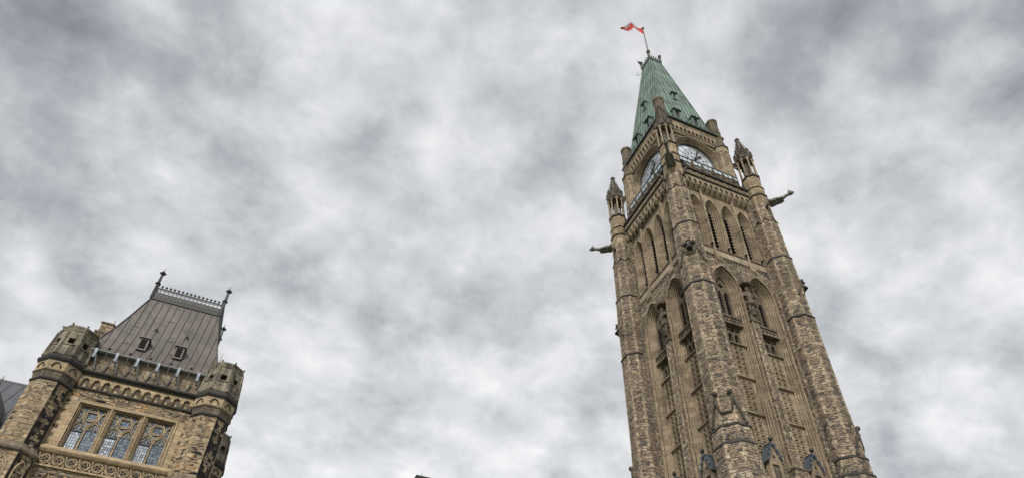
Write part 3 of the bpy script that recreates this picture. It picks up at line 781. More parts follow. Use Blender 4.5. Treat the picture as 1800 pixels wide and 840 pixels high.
def pinnacle():
    m = MB()   # floor, core and canopy
    m.ngon(-A, -A, [(59.15,.86),(59.3,.80)])
    m.ngon(-A, -A, [(59.3,.22),(62.2,.20)], n=6)
    m.ngon(-A, -A, [(62.15,.70),(62.35,.80),(62.45,.79),(63.2,.74)])
    o = m.build('pinnacle', M_ashd, TW)
    for k in range(8):
        a = pi/8+k*pi/4; x, y = -A+.78*cos(a), -A+.78*sin(a)
        m = MB(); m.ngon(x, y, [(59.25,.15),(59.4,.15),(59.45,.085),(61.75,.075),(61.8,.11),(61.95,.16),(62.1,.16)], n=7)
        m.build('column', M_ash, o)
    m = MB()   # gabled arches around the head
    for k in range(8):
        a = k*pi/4; n_ = Vector((cos(a), sin(a), 0)); tt = Vector((-sin(a), cos(a), 0)); c0 = Vector((-A,-A,0))+n_*.74
        def P(s, z, off=0): return tuple(c0+tt*s+n_*off+Vector((0,0,z)))
        m.tube([P(-.33,62.05,.02), P(-.28,62.35,.05), P(0,62.75,.05), P(.28,62.35,.05), P(.33,62.05,.02)], .06, 5)
        m.loft([[P(-.36,62.35,.12),P(.36,62.35,.12),P(.36,62.35,-.1),P(-.36,62.35,-.1)],[P(-.02,63.7,.05),P(.02,63.7,.05),P(.02,63.7,-.25),P(-.02,63.7,-.25)]])
        for s in (-1, 1):
            for j in range(4): m.ball(P(s*(.34-.085*j), 62.6+.32*j, .14), .075, n=5, k=4)
        m.ball(P(0,63.8,.05), .11, n=6, k=4)
        a2 = a+pi/8; e = Vector((cos(a2), sin(a2), 0)); b = Vector((-A,-A,0))+e*.84
        m.tube([(b.x,b.y,62.2),(b.x,b.y,62.9),(b.x,b.y,63.35)], [.09,.085,.02], 5)
    m.build('gabled_arcade', M_pin, o)
    m = MB(); m.ngon(-A, -A, [(63.1,.72),(66.15,.13),(66.2,.16),(66.35,.16)])
    for k in range(8):
        a = pi/8+k*pi/4; e = Vector((cos(a), sin(a), 0))
        for j in range(9):
            tq = (j+.4)/9; r = (.74*(1-tq)+.14*tq)*1.08; z = 63.3+2.85*tq
            p = Vector((-A,-A,z))+e*(r+.05); m.ball(tuple(p), .078-.015*tq, sz=.8, n=5, k=4)
    m.ball((-A,-A,66.42), .24, sz=.75, n=8, k=5); m.ball((-A,-A,66.66), .11, n=6, k=4)
    for k in range(4):
        a = k*pi/2+pi/4; m.ball((-A+.19*cos(a), -A+.19*sin(a), 66.45), .11, n=5, k=4)
    m.build('crocketed_spire', M_pin, o)
    m = MB()   # flying strut back to the clock stage
    n_ = Vector((1,1,0)).normalized(); p0 = Vector((-A,-A,0))
    for z, w in ((62.55, .16), (62.2, .1)):
        a_ = p0+n_*.7+Vector((0,0,z)); b_ = p0+n_*1.75+Vector((0,0,z)); m.tube([tuple(a_), tuple(b_)], w, 4)
    m.tube([tuple(p0+n_*.75+Vector((0,0,61.3))), tuple(p0+n_*1.0+Vector((0,0,61.9))), tuple(p0+n_*1.5+Vector((0,0,62.2)))], .09, 4)
    m.build('flying_strut', M_pin, o)
    return o
def gargoyle():
    m = MB(); n_ = Vector((-1,-1,0)).normalized(); tt = Vector((1,-1,0)).normalized(); c0 = Vector((-A,-A,0))
    def P(d_, z, s=0): p = c0+n_*d_+tt*s; return (p.x, p.y, z)
    m.tube([P(.75,55.15), P(1.15,55.2), P(1.5,55.2), P(1.9,55.32), P(2.3,55.45), P(2.6,55.62), P(2.85,55.72)], [.28,.33,.32,.26,.19,.15,.17], 8)
    m.ball(P(3.0,55.82), .25, n=9, k=6)
    m.tube([P(3.05,55.85), P(3.38,55.84)], [.15,.07], 6); m.tube([P(3.02,55.68), P(3.3,55.62)], [.1,.05], 6)
    for s in (-1, 1):
        m.tube([P(2.95,55.98,s*.14), P(2.9,56.14,s*.2)], [.09,.03], 5)
        m.ball(P(3.1,55.95,s*.13), .07, n=6, k=4)
        m.tube([P(1.3,55.3,s*.22), P(1.7,55.22,s*.30), P(2.05,55.2,s*.27), P(2.3,55.25,s*.2)], [.16,.15,.12,.09], 6)
        m.tube([P(.8,55.35,s*.28), P(1.2,55.1,s*.30), P(1.6,55.1,s*.28)], [.2,.17,.08], 6)
    for i in range(5): m.ball(P(1.2+.32*i, 55.52+.05*i), .085, n=5, k=4)
    return m.build('gargoyle', M_garg, TW, smooth=True)
def clock_turret():
    m = MB(); T = 3.5
    m.ngon(-T, -T, [(57.1,.80),(65.2,.78)]); st = m.build('turret_base', M_ash, TW); m = MB()
    m.ngon(-T, -T, [(65.2,.78),(66.7,.58),(70.45,.53)])
    m.ngon(-T, -T, [(70.45,.53),(70.55,.61),(70.85,.61),(71.0,.5)])
    o = m.build('clock_stage_turret', M_brown_shade, TW); st.parent = o
    m = MB()
    for z, a, q_ in ((65.25,.80,.1),(67.35,.57,.08),(68.3,.56,.05)): m = MB(); m.ngon(-T, -T, [(z-.1,a),(z,a+q_),(z+.08,a+q_),(z+.16,a-.02)], cap=False); m.build('string_course', M_ashd, o)
    m = MB()
    for k in range(8):
        a = k*pi/4; n_ = Vector((cos(a), sin(a), 0)); tt = Vector((-sin(a), cos(a), 0)); c0 = Vector((-T,-T,0))+n_*.80
        for zb, zt in ((58.0,61.0),(61.6,64.4)):
            pts = [(-.22,zb),(-.22,zt-.35),(-.14,zt-.12),(0,zt),(.14,zt-.12),(.22,zt-.35),(.22,zb)]
            m.tube([tuple(c0+tt*s+Vector((0,0,z))) for s, z in pts], .035, 4)
    m.build('panel_moulding', M_ashd, o)
    return o

wall0 = [lower_wall(), bay(-1.75), bay(1.75), centre_buttress(), shoulders(), belfry_wall()] + [belfry_window(x) for x in BX] + \
        [shaft_strip(-1.8), shaft_strip(1.8), belfry_band(), corbel_table(), frieze(), parapet_low(), gallery_rail(), clock_wall(), clock_frieze(), clock_face()] + \
        [gablet(x) for x in (-2.4, -1.2, 0.0, 1.2, 2.4)]
for o in wall0:
    for k in (1, 2, 3): dup(o, TW, FR[k])
for mk in (corner_pier, pinnacle, gargoyle, clock_turret):
    o = mk()
    for k in (1, 2, 3): dup(o, TW, FR[k])

# ---- low gabled dormers at the foot of the tall bays
def gable_dormer(x):
    y = -4.9; TG = Matrix.Translation((x, y, 27.3)) @ Matrix.Scale(0.82, 4) @ Matrix.Translation((-x, -y, -27.3)); m = MB(); m.T = TG
    m.plate([(x-.62,23.0),(x+.62,23.0),(x+.62,25.35),(x,26.75),(x-.62,25.35)], [[(x-.36,23.2),(x+.36,23.2),(x+.36,24.9),(x-.36,24.9)], foil(x,25.6,.17,3,5,pi/2)], y, y+.2)
    m.box(x-.62, x+.62, y+.2, -4.4, 23.0, 25.3)
    for s in (-1, 1):
        for j in range(3): m.ball((x+s*(.72-.24*j), y-.05, 25.2+.56*j), .09, n=5, k=4)
    o = m.build('gabled_dormer', M_ash, TW)
    m = MB(); m.T = TG; m.add([(x-.5,y+.12,23.1),(x+.5,y+.12,23.1),(x+.5,y+.12,25.9),(x-.5,y+.12,25.9)],[(0,1,2,3)]); m.build('dark_opening', M_brown_shade, o)
    m = MB(); m.T = TG
    for s in (-1, 1):
        m.loft([[(x,y-.16,26.98),(x+s*.78,y-.1,25.22),(x+s*.78,-4.0,25.22),(x,-4.0,26.98)],[(x,y-.16,26.8),(x+s*.78,y-.1,25.12),(x+s*.78,-4.0,25.12),(x,-4.0,26.8)]])
        m.tube([(x,y-.14,26.97),(x+s*.80,y-.14,25.15)], .05, 4)
        for j in range(3):
            m.ball((x+s*(.2+.22*j), y-.16, 26.75-.5*j), .10, sx=.8, n=5, k=4)
            m.tube([(x+s*(.2+.22*j), y-.14, 26.6-.5*j),(x+s*(.38+.22*j), y-.2, 26.75-.5*j)], [.06,.03], 4)
    m.tube([(x,y-.16,26.98),(x,-4.0,26.98)], .08, 5)
    m.build('slate_roof', M_slate, o)
    m = MB(); m.T = TG; m.ngon(x, y-.1, [(26.8,.09),(27.0,.08),(27.05,.13),(27.12,.06),(27.2,.17),(27.34,.18),(27.48,.08),(27.58,.02)], n=8)
    m.build('finial', M_iron, o)
    return o
def skirt_roof():
    m = MB()
    m.loft([[(-3.5,-5.7,22.4),(3.5,-5.7,22.4),(3.5,-4.5,23.9),(-3.5,-4.5,23.9)],[(-3.5,-5.7,22.3),(3.5,-5.7,22.3),(3.5,-4.5,23.8),(-3.5,-4.5,23.8)]])
    m.box(-3.5, 3.5, -5.8, -5.6, 22.2, 22.4)
    return m.build('skirt_roof', M_slate, TW)
def porch():
    m = MB(); m.plate([(-3.6,0),(3.6,0),(3.6,22.3),(-3.6,22.3)], [arch(0, 1.6, 0.0, 4.5, 2.6)], -5.65, -5.2)
    m.box(-3.6, 3.6, -5.2, -4.5, 21.5, 22.25)
    return m.build('base_wall', M_rub, TW)
gd = [gable_dormer(-1.75), gable_dormer(1.75)]
for o in gd: o.location.z = -0.3
for o in gd+[skirt_roof(), porch()]:
    for k in (1, 2, 3): dup(o, TW, FR[k])

# ---- copper spire
RP = [(67.35, 3.98), (67.55, 3.75), (68.0, 3.45), (69.1, 3.28), (70.8, 3.04), (74.4, 2.56), (77.0, 2.22), (81.0, 1.68), (87.3, .84)]
def rhalf(z):
    for (z0, a0), (z1, a1) in zip(RP, RP[1:]):
        if z <= z1: return a0+(a1-a0)*(z-z0)/(z1-z0)
    return RP[-1][1]
m = MB(); m.loft([[(-a,-a,z),(a,-a,z),(a,a,z),(-a,a,z)] for z, a in RP])
roof = m.build('spire_roof', M_copper, TW)
m = MB()
for k in range(4):
    m.T = Matrix.Rotation(FR[k], 4, 'Z')
    s = -3.3
    while s < 3.31:
        path = []
        for i in range(25):
            z = 67.9+(87.2-67.9)*i/24; h = rhalf(z)
            if abs(s) < h-.02: path.append((s, -h-.02, z))
        if len(path) > 1: m.tube(path, .042, 4)
        s += .55
    m.tube([(-rhalf(z)-.01, -rhalf(z)-.01, z) for z in (67.7,69.1,70.8,74.4,77,81,87.3)], .075, 5)
    for i in range(13):
        x = -3.5+.58*i
        m.ball((x,-4.0,67.7), .16, n=5, k=4); m.tube([(x,-3.98,67.45),(x-.14,-4.05,67.9),(x+.12,-4.1,68.2)], [.07,.07,.03], 4)
m.build('standing_seam', M_copperd, roof)
m = MB()
for k in range(4):
    m.T = Matrix.Rotation(FR[k], 4, 'Z'); m.tube([(-4.0,-4.03,67.42),(4.0,-4.03,67.42)], .1, 6); m.box(-3.95,3.95,-4.0,-3.7,67.28,67.42)
m.build('eaves_gutter', M_iron, roof)
def roof_dormer(x, zb, zt, w, yf):
    m = MB(); yb = yf+1.6; sgn = 1
    m.plate([(x-w,zb),(x+w,zb),(x+w,zt-.28),(x-w,zt-.28)], [[(x-w*.55,zb+.12),(x+w*.55,zb+.12),(x+w*.55,zt-.4),(x-w*.55,zt-.4)]], yf, yf+.12)
    for s in (-1, 1): m.box(min(x+s*w, x+s*(w-.06)), max(x+s*w, x+s*(w-.06)), yf+.12, yb, zb, zt-.28)
    m.box(x-w-.12, x+w+.12, yf-.14, yb, zt-.3, zt-.2)
    m.loft([[(x-w-.14,yf-.16,zt-.2),(x+w+.14,yf-.16,zt-.2),(x+w+.14,yb,zt-.2),(x-w-.14,yb,zt-.2)],[(x-.04,yf+.02,zt+.15),(x+.04,yf+.02,zt+.15),(x+.04,yb,zt+.15),(x-.04,yb,zt+.15)]])
    m.tube([(x,yf+.0,zt+.1),(x,yf,zt+.35)], [.05,.02], 5)
    o = m.build('roof_dormer', M_copper, TW)
    m = MB(); m.add([(x-w*.6,yf+.08,zb+.05),(x+w*.6,yf+.08,zb+.05),(x+w*.6,yf+.08,zt-.33),(x-w*.6,yf+.08,zt-.33)],[(0,1,2,3)]); m.build('louvre', M_louv, o)
    m = MB(); m.box(x-w-.15, x+w+.15, yf-.18, yf-.12, zt-.33, zt-.22); m.build('hood', M_iron, o)
    return o
for o in [roof_dormer(-1.2, 68.75, 70.75, .42, -3.55), roof_dormer(1.2, 68.75, 70.75, .42, -3.55), roof_dormer(0, 75.2, 76.7, .28, -2.6)]:
    for k in (1, 2, 3): dup(o, TW, FR[k])
m = MB()
m.ngon(0,0,[(87.2,.9),(87.3,.98),(87.5,.98),(87.55,.9)], n=4); m.ngon(0,0,[(87.5,.86),(88.0,.84)], n=4)
for k in range(4):
    m.T = Matrix.Rotation(FR[k], 4, 'Z')
    for i in range(6):
        x = -.8+.32*i; m.ball((x,-.92,88.05), .11, n=5, k=4); m.tube([(x,-.9,87.6),(x,-.92,88.2)], [.07,.03], 4)
cr = m.build('roof_cresting', M_gutter, TW)
m = MB(); m.ngon(-.88,-.88,[(87.4,.13),(88.7,.11),(88.72,.17),(88.8,.11),(88.95,.2),(89.15,.17),(89.2,.08)], n=6)
m.ball((-.88,-.88,88.3), .16, n=6, k=4)
pf = m.build('corner_finial', plain('brown_finial', (0.10, 0.075, 0.06), 0.8), TW)
for k in (1, 2, 3): dup(pf, TW, FR[k])
m = MB(); m.tube([(0,0,87.4),(0,0,91.2)], [.16,.13], 8); m.tube([(0,0,91.2),(0,0,97.9)], [.11,.07], 8)
pole = m.build('flagpole', plain('grey_pole', (0.13, 0.13, 0.12), 0.5), TW)
m = MB(); m.ngon(0,0,[(91.0,.12),(91.1,.24),(91.35,.24),(91.5,.12)]); m.ball((0,0,98.05), .2, n=10, k=6); m.build('pole_ball', M_iron, pole)
m = MB(); m.tube([(-1.0,1.0,86.6),(-1.3,1.25,86.2),(-1.45,1.6,86.6)], .025, 4); m.tube([(-1.3,1.25,86.2),(-1.6,1.3,86.75)], .02, 4)
m.tube([(-.9,.9,88.2),(-1.2,1.1,89.9)], .03, 4); m.ball((-1.05,1.0,89.3), .17, n=6, k=4)
m.build('aerial', M_iron, TW)

# ---- flag (its own thing)
def flag():
    wdir = Vector((-.95, .31, 0)); pr = Vector((.31, .95, 0))
    def interp(tab, u):
        for (a, b), (c_, d_) in zip(tab, tab[1:]):
            if u <= c_:
                t_ = (u-a)/(c_-a); t_ = t_*t_*(3-2*t_)*.4+t_*.6; return b+(d_-b)*t_
        return tab[-1][1]
    top = [(0,98.05),(.9,98.85),(1.4,99.05),(2.4,98.9),(2.9,98.3),(3.3,97.55)]
    bot = [(0,96.25),(.45,96.9),(.95,97.3),(1.9,97.35),(2.3,97.5),(2.75,97.35),(3.2,97.1)]
    nu, nv = 64, 32; vs = []; fs = []; ms = []
    leaf = [(0,.46),(.07,.30),(.16,.34),(.13,.14),(.25,.26),(.28,.19),(.40,.21),(.36,.10),(.42,.05),(.20,-.14),(.22,-.21),(.02,-.18),(.02,-.40),(-.02,-.40),(-.02,-.18),(-.22,-.21),(-.20,-.14),(-.42,.05),(-.36,.10),(-.40,.21),(-.28,.19),(-.25,.26),(-.13,.14),(-.16,.34),(-.07,.30)]
    def inside(x, y):
        r = False; n = len(leaf)
        for i in range(n):
            x0, y0 = leaf[i]; x1, y1 = leaf[(i+1) % n]
            if (y0 > y) != (y1 > y) and x < (x1-x0)*(y-y0)/(y1-y0)+x0: r = not r
        return r
    for i in range(nu+1):
        u = 3.25*i/nu; zt, zb = interp(top, u), interp(bot, u)
        for j in range(nv+1):
            v = j/nv; z = zt+(zb-zt)*v
            p = wdir*u+pr*((.28*sin(u*3.0+v*1.5)+.05*sin(u*6+v*3))*min(1, u*1.5)+.25*sin(v*pi)*min(1,u))
            vs.append((p.x, p.y, z))
    for i in range(nu):
        for j in range(nv):
            a = i*(nv+1)+j; fs.append((a, a+1, a+nv+2, a+nv+1))
            U = (i+.5)/nu; V_ = (j+.5)/nv
            ms.append(0 if (U < .25 or U > .75 or inside((U-.5)*1.75, (.5-V_)*.9)) else 1)
    m = MB(); m.v = vs; m.f = fs; m.m = ms
    o = m.build('flag', [M_red, M_white], smooth=True)
    return tag(o, 'red and white maple leaf flag flying from the pole above the green roof', 'flag')
flag()

# ---- statues standing on the centre buttresses
def statue(loc, rz, label, spear):
    m = MB()
    for s in (-1, 1):
        m.tube([(s*.15,-.02,0),(s*.16,0,.12),(s*.15,0,.55),(s*.14,0,1.0)], [.13,.10,.13,.17], 8); m.ball((s*.16,-.12,.07), .11, sy=1.7, sz=.6, n=7, k=4)
    m.loft([[(.34*cos(a)*k1,.24*sin(a)*k1,z) for a in [2*pi*i/12 for i in range(12)]] for z, k1 in ((.62,1.02),(.95,.95),(1.3,.78),(1.6,.98),(1.9,1.05),(2.05,.7),(2.12,.3))])
    m.tube([(0,0,2.05),(0,0,2.25)], .1, 8); m.ball((0,-.02,2.38), .17, sz=1.2, n=10, k=7)
    m.loft([[(.23*cos(a)*k1,.23*sin(a)*k1-.02,z) for a in [2*pi*i/12 for i in range(12)]] for z, k1 in ((2.42,1.0),(2.46,.85),(2.6,.5),(2.66,.1))])
    m.tube([(.3,0,1.92),(.46,-.08,1.6),(.30,-.34,1.38)], [.13,.10,.07], 7); m.tube([(-.3,0,1.92),(-.48,-.05,1.55),(-.36,-.3,1.25)], [.13,.10,.07], 7)
    m.ball((.30,-.36,1.36), .08, n=6, k=4); m.ball((-.36,-.32,1.22), .08, n=6, k=4)
    if spear: m.tube([(.32,-.40,0.0),(.31,-.38,2.3)], .03, 5)
    else: m.tube([(-.36,-.38,0.15),(-.36,-.34,1.3)], .05, 4); m.ball((-.36,-.40,1.0), .01)
    m.loft([[(-.3,.1,.3),(.3,.1,.3),(.36,.24,.3),(-.36,.24,.3)],[(-.33,.1,1.9),(.33,.1,1.9),(.3,.2,1.95),(-.3,.2,1.95)]])
    o = m.build('stone_statue', M_ashd, smooth=True); o.location = loc; o.rotation_euler = (0, 0, rz)
    return tag(o, label, 'statue', 'carved figures on the buttresses of the clock tower')
statue((0,-4.97,39.42), 0, 'carved soldier with staff on the wider, right-hand face of the clock tower', True)
statue((-4.97,0,39.42), -pi/2, 'carved robed figure on the narrow, left-hand face of the clock tower', False)

# =================================================================== CORNER PAVILION
PX, PY = -43.6, 23.0
PV = empty('corner_pavilion', (PX, PY, 0))
tag(PV, 'square golden stone pavilion with four octagonal turrets and a steep dark metal roof', 'building')
H = 6.0; TC = 5.7
XO = 0.06      # the windows sit a little off the middle
def pav_wall(detail=True):
    m = MB()
    hole = [[(-3.42+XO,27.02),(3.42+XO,27.02),(3.42+XO,30.85),(-3.42+XO,30.85)]] if detail else []
    low = [arch(x, .5, 18.5, 22.9, 1.1) for x in (-3.1,-1.55,0,1.55,3.1)] if detail else []
    m.plate([(-5.2,0),(5.2,0),(5.2,32.2),(-5.2,32.2)], hole+low, -H, -H+.35)
    m.box(-5.2, 5.2, -H+.3, -H+.6, 32.0, 36.0)
    return m.build('front_wall' if detail else 'side_wall', M_rubp, PV)
pw = pav_wall()
for k in (1, 2, 3):
    o = pav_wall(False); o.rotation_euler = (0, 0, FR[k])
m = MB(); m.box(-5.2, 5.2, -5.2, 5.2, 0, 35.5); m.build('inner_core', M_hollow, PV)
# surround, mullions and sill of the window group
m = MB()
xl, xr = -3.42+XO, 3.42+XO
m.box(xl-.62, xl-.14, -H-.03, -H+.1, 27.0, 31.0); m.box(xr+.14, xr+.62, -H-.03, -H+.1, 27.0, 31.0)
for z in (27.3, 28.0, 28.7, 29.4, 30.1): 
    m.box(xl-.95, xl-.62, -H-.028, -H+.1, z, z+.34); m.box(xr+.62, xr+.95, -H-.028, -H+.1, z, z+.34)
m.box(xl-.14, xr+.14, -H-.1, -H+.1, 30.85, 31.1)
for s, x in ((-1, xl), (1, xr)): m.box(min(x, x+s*.14), max(x, x+s*.14), -H-.1, -H+.2, 26.95, 30.85)
m.build('window_surround', M_ashp, PV)
m = MB()
for x in (-1.165+XO, 1.165+XO):
    m.loft([[(x-.16,-H+.3,z),(x-.07,-H-.06,z),(x+.07,-H-.06,z),(x+.16,-H+.3,z)] for z in (26.95, 30.9)])
    m.tube([(x,-H-.05,27.0),(x,-H-.05,30.9)], .05, 5)
m.build('stone_mullion', M_ashp, PV)
def pav_window(cx):
    m = MB(); w = 1.01; y = -H+.24; z0, z1 = 27.1, 30.8
    for r_, yy in ((0,-H+.02),(.07,-H+.10),(.12,-H+.22)):
        m.tube([(cx-w+r_,yy,z0),(cx-w+r_,yy,z1-r_),(cx+w-r_,yy,z1-r_),(cx+w-r_,yy,z0)], .035, 4)
    o = m.build('traceried_window', M_ashp, PV)
    m = MB()
    # mullion forking into ogee curves, cusped light heads, foils
    m.tube([(cx,y,z0),(cx,y,29.05)], .07, 4)
    for s in (-1, 1):
        m.tube([(cx,y,29.0),(cx+s*.06,y,29.25),(cx+s*.22,y,29.42),(cx+s*.42,y,29.6),(cx+s*.52,y,29.85),(cx+s*.46,y,30.2),(cx+s*.3,y,30.5),(cx+s*.1,y,30.72)], .05, 4)
        c0 = cx+s*.49
        m.tube([(c0-.42,y,28.85),(c0-.36,y,29.1),(c0-.2,y,29.32),(c0,y,29.5),(c0+.2,y,29.32),(c0+.36,y,29.1),(c0+.42,y,28.85)], .045, 4)
        m.tube([(c0-.36,y,28.8),(c0-.2,y,28.98),(c0-.14,y,28.86),(c0-.1,y,29.15),(c0,y,29.28),(c0+.1,y,29.15),(c0+.14,y,28.86),(c0+.2,y,28.98),(c0+.36,y,28.8)], .03, 4)
        m.tube([(cx+s*.95,y,29.3),(cx+s*.62,y,29.55),(cx+s*.55,y,29.9),(cx+s*.62,y,30.25),(cx+s*.95,y,30.5)], .04, 4)
        m.tube([(cx+s*.95,y,29.75),(cx+s*.78,y,29.8),(cx+s*.74,y,29.9),(cx+s*.78,y,30.05),(cx+s*.95,y,30.1)], .03, 4)
        m.tube([(cx+s*.52,y,29.9),(cx+s*.62,y,30.35),(cx+s*.9,y,30.72)], .035, 4)
    m.tube(xz(foil(cx, 30.02, .42, 4, 6, pi/4), y), .04, 4, closed=True)
    m.tube(xz(circle(cx, 30.02, .45, 14), y), .04, 4, closed=True)
    m.build('tracery', M_ashp, o)
    m = MB(); m.add([(cx-1.02,-H+.31,27.0),(cx+1.02,-H+.31,27.0),(cx+1.02,-H+.31,30.85),(cx-1.02,-H+.31,30.85)],[(0,1,2,3)])
    m.build('leaded_pane', M_lead_glass, o)
    m = MB(); m.add([(cx-.9,-H+.285,27.1),(cx-.1,-H+.285,27.1),(cx-.1,-H+.285,28.6),(cx-.9,-H+.285,28.6)],[(0,1,2,3)])
    m.build('casement_pane', M_pane, o)
    m = MB()
    for a in ((cx-.93,cx-.87,27.05,28.66),(cx-.13,cx-.07,27.05,28.66)): m.box(a[0],a[1],-H+.2,-H+.28,a[2],a[3])
    m.box(cx-.93,cx-.07,-H+.2,-H+.28,28.6,28.68); m.box(cx-.93,cx-.07,-H+.2,-H+.28,27.03,27.1)
    m.build('casement_frame', M_iron, o)
    return o
for x in (-2.33+XO, XO, 2.33+XO): pav_window(x)
# sill course, quatrefoil frieze, lower lights
def ring_band(m, z0, z1, y0, prof, mt=0):
    m.loft([[(-5.1,-y,z),(5.1,-y,z)] for y, z in prof], closed=False, cap=False, m=mt)
m = MB()
m.loft([[(x,y,z) for y, z in ((-H+.1,26.35),(-H-.12,26.45),(-H-.24,26.62),(-H-.24,26.78),(-H-.05,27.0),(-H+.1,27.02))] for x in (-5.0, 5.0)])
m.box(-5.0, 5.0, -H-.16, -H+.1, 25.32, 25.46)
m.build('sill_course', M_ashp, PV)
m = MB(); m.box(-4.9, 4.9, -H-.02, -H+.1, 25.46, 26.36, 1)  # dark sheet behind the rings paints the shade of the hollows
for i in range(11):
    x = -3.78+XO+.855*(i-1)+.0
    if abs(x) > 4.6: continue
    m.tube(xz(circle(x, 25.91, .35, 16), -H-.05), .055, 5, closed=True)
    m.tube(xz(foil(x, 25.91, .27, 3, 7, pi/2+(i % 2)*.5), -H-.04), .038, 4, closed=True); m.ball((x,-H-.04,25.91), .06, n=6, k=4)
    for s in (-1, 1): m.tube([(x+.43,-H-.04,25.91+s*.4),(x+.43,-H-.04,25.91+s*.15)], [.1,.03], 4)
    m.tube([(x+.33,-H-.04,25.91),(x+.52,-H-.04,25.91)], .05, 4)
m.build('roundel_frieze', [M_ashp, M_dark], PV)
for x in (-3.1,-1.55,0,1.55,3.1):
    m = MB(); moulding(m, x, .5, 18.5, 22.9, 1.1, [(-.1,-H),(-.1,-H-.08),(0,-H-.06),(.06,-H+.12),(.12,-H+.25)])
    m.tube([(x-.72,-H-.06,23.2),(x,-H-.08,25.0),(x+.72,-H-.06,23.2)], .07, 5)
    o = m.build('lower_lancet', M_ashp, PV)
    m = MB(); m.add([(x-.45,-H+.28,18.5),(x+.45,-H+.28,18.5),(x+.45,-H+.28,24),(x-.45,-H+.28,24)],[(0,1,2,3)]); m.build('leaded_pane', M_lead_glass, o)
# cornice with blind cusped arches, then the weathered parapet
def pav_cornice():
    m = MB(); n = 13; p = .735; x0 = -n*p/2
    m.box(-4.7, 4.7, -H-.14, -H+.3, 32.02, 32.16, 2)
    outer = [(-x0, 33.2), (x0, 33.2), (x0, 32.5)]
    for i in range(n):
        a = x0+i*p
        outer.append((a+.1, 32.5))
        for j in range(9):
            th = pi-pi*j/8
            outer.append((a+p/2+.25*cos(th), 32.6+.42*sin(th)-(.1 if j in (3, 5) else 0)))
        outer.append((a+p-.1, 32.5))
    outer.append((-x0, 32.5))
    m.plate(outer, [], -H-.18, -H-.02); m.box(-4.8, 4.8, -H-.04, -H+.3, 32.16, 33.25, 1)  # backing darker than the arches, recess shade painted in
    for i in range(n+1): 
        x = x0+i*p
        m.loft([[(x-.08,-H-.04,32.2),(x+.08,-H-.04,32.2),(x+.08,-H,32.2),(x-.08,-H,32.2)],[(x-.14,-H-.26,32.5),(x+.14,-H-.26,32.5),(x+.14,-H,32.5),(x-.14,-H,32.5)]])
        if i < n: m.box(x+p/2-.1, x+p/2+.1, -H-.1, -H, 32.2, 32.42)
    m.box(-4.8, 4.8, -H-.3, -H+.3, 33.2, 33.32, 2)
    m.loft([[(x,y,z) for y, z in ((-H+.3,33.32),(-H-.42,33.34),(-H-.5,33.45),(-H-.42,33.6),(-H+.3,33.75))] for x in (-4.9, 4.9)], m=2)
    # weathered parapet with low merlons
    m.box(-4.8, 4.8, -H-.26, -H+.1, 33.7, 34.0, 3)
    for i in range(12): m.box(-4.6+.8*i, -4.1+.8*i, -H-.25, -H+.08, 34.0, 34.3, 3)
    m.box(-4.8, 4.8, -H+.12, -H+.5, 33.7, 35.7, 4)
    return m.build('arcaded_cornice', [M_ashp, M_ashd, M_dark, M_ashd, M_ash], PV)
def pav_gutter():
    m = MB()
    m.box(-4.75, 4.75, -H-.30, -H-.02, 35.42, 35.66); m.tube([(-4.75,-H-.32,35.56),(4.75,-H-.32,35.56)], .09, 6)
    return m.build('eaves_gutter', M_gutter, PV)
def eaves_strut(x):
    m = MB(); y = -H-.38
    for s in (-1, 1): m.tube([(x,y,35.5),(x+s*.46,-H-.3,33.75)], .075, 4)
    m.tube([(x,y,35.45),(x,-H+.1,34.7)], .05, 4)
    o = m.build('eaves_strut', M_iron, PV)
    m = MB(); m.box(x-.10, x+.10, y-.12, y+.1, 35.3, 35.62); m.loft([[(x-.10,y-.12,35.3),(x+.10,y-.12,35.3),(x+.10,y+.08,35.3),(x-.10,y+.08,35.3)],[(x-.07,y-.05,34.8),(x+.07,y-.05,34.8),(x+.07,y+.03,34.8),(x-.07,y+.03,34.8)]])
    m.build('strut_head', M_bluem, o)
    return o
def gutter_rod(x):
    m = MB(); y = -H-.36
    m.tube([(x,y,34.4),(x,y,35.85)], .03, 5); m.ball((x,y,35.9), .11, n=7, k=4); m.tube([(x-.14,y,35.8),(x+.14,y,35.95)], .04, 4)
    return m.build('gutter_spike', M_iron, PV)
cs = [pav_cornice(), pav_gutter()] + [eaves_strut(-4.0+1.55*i) for i in range(6)] + [gutter_rod(-3.2+1.55*i) for i in range(5)]
for o in cs:
    for k in (1, 3): dup(o, PV, FR[k])
dup(cs[0], PV, pi); dup(cs[1], PV, pi)

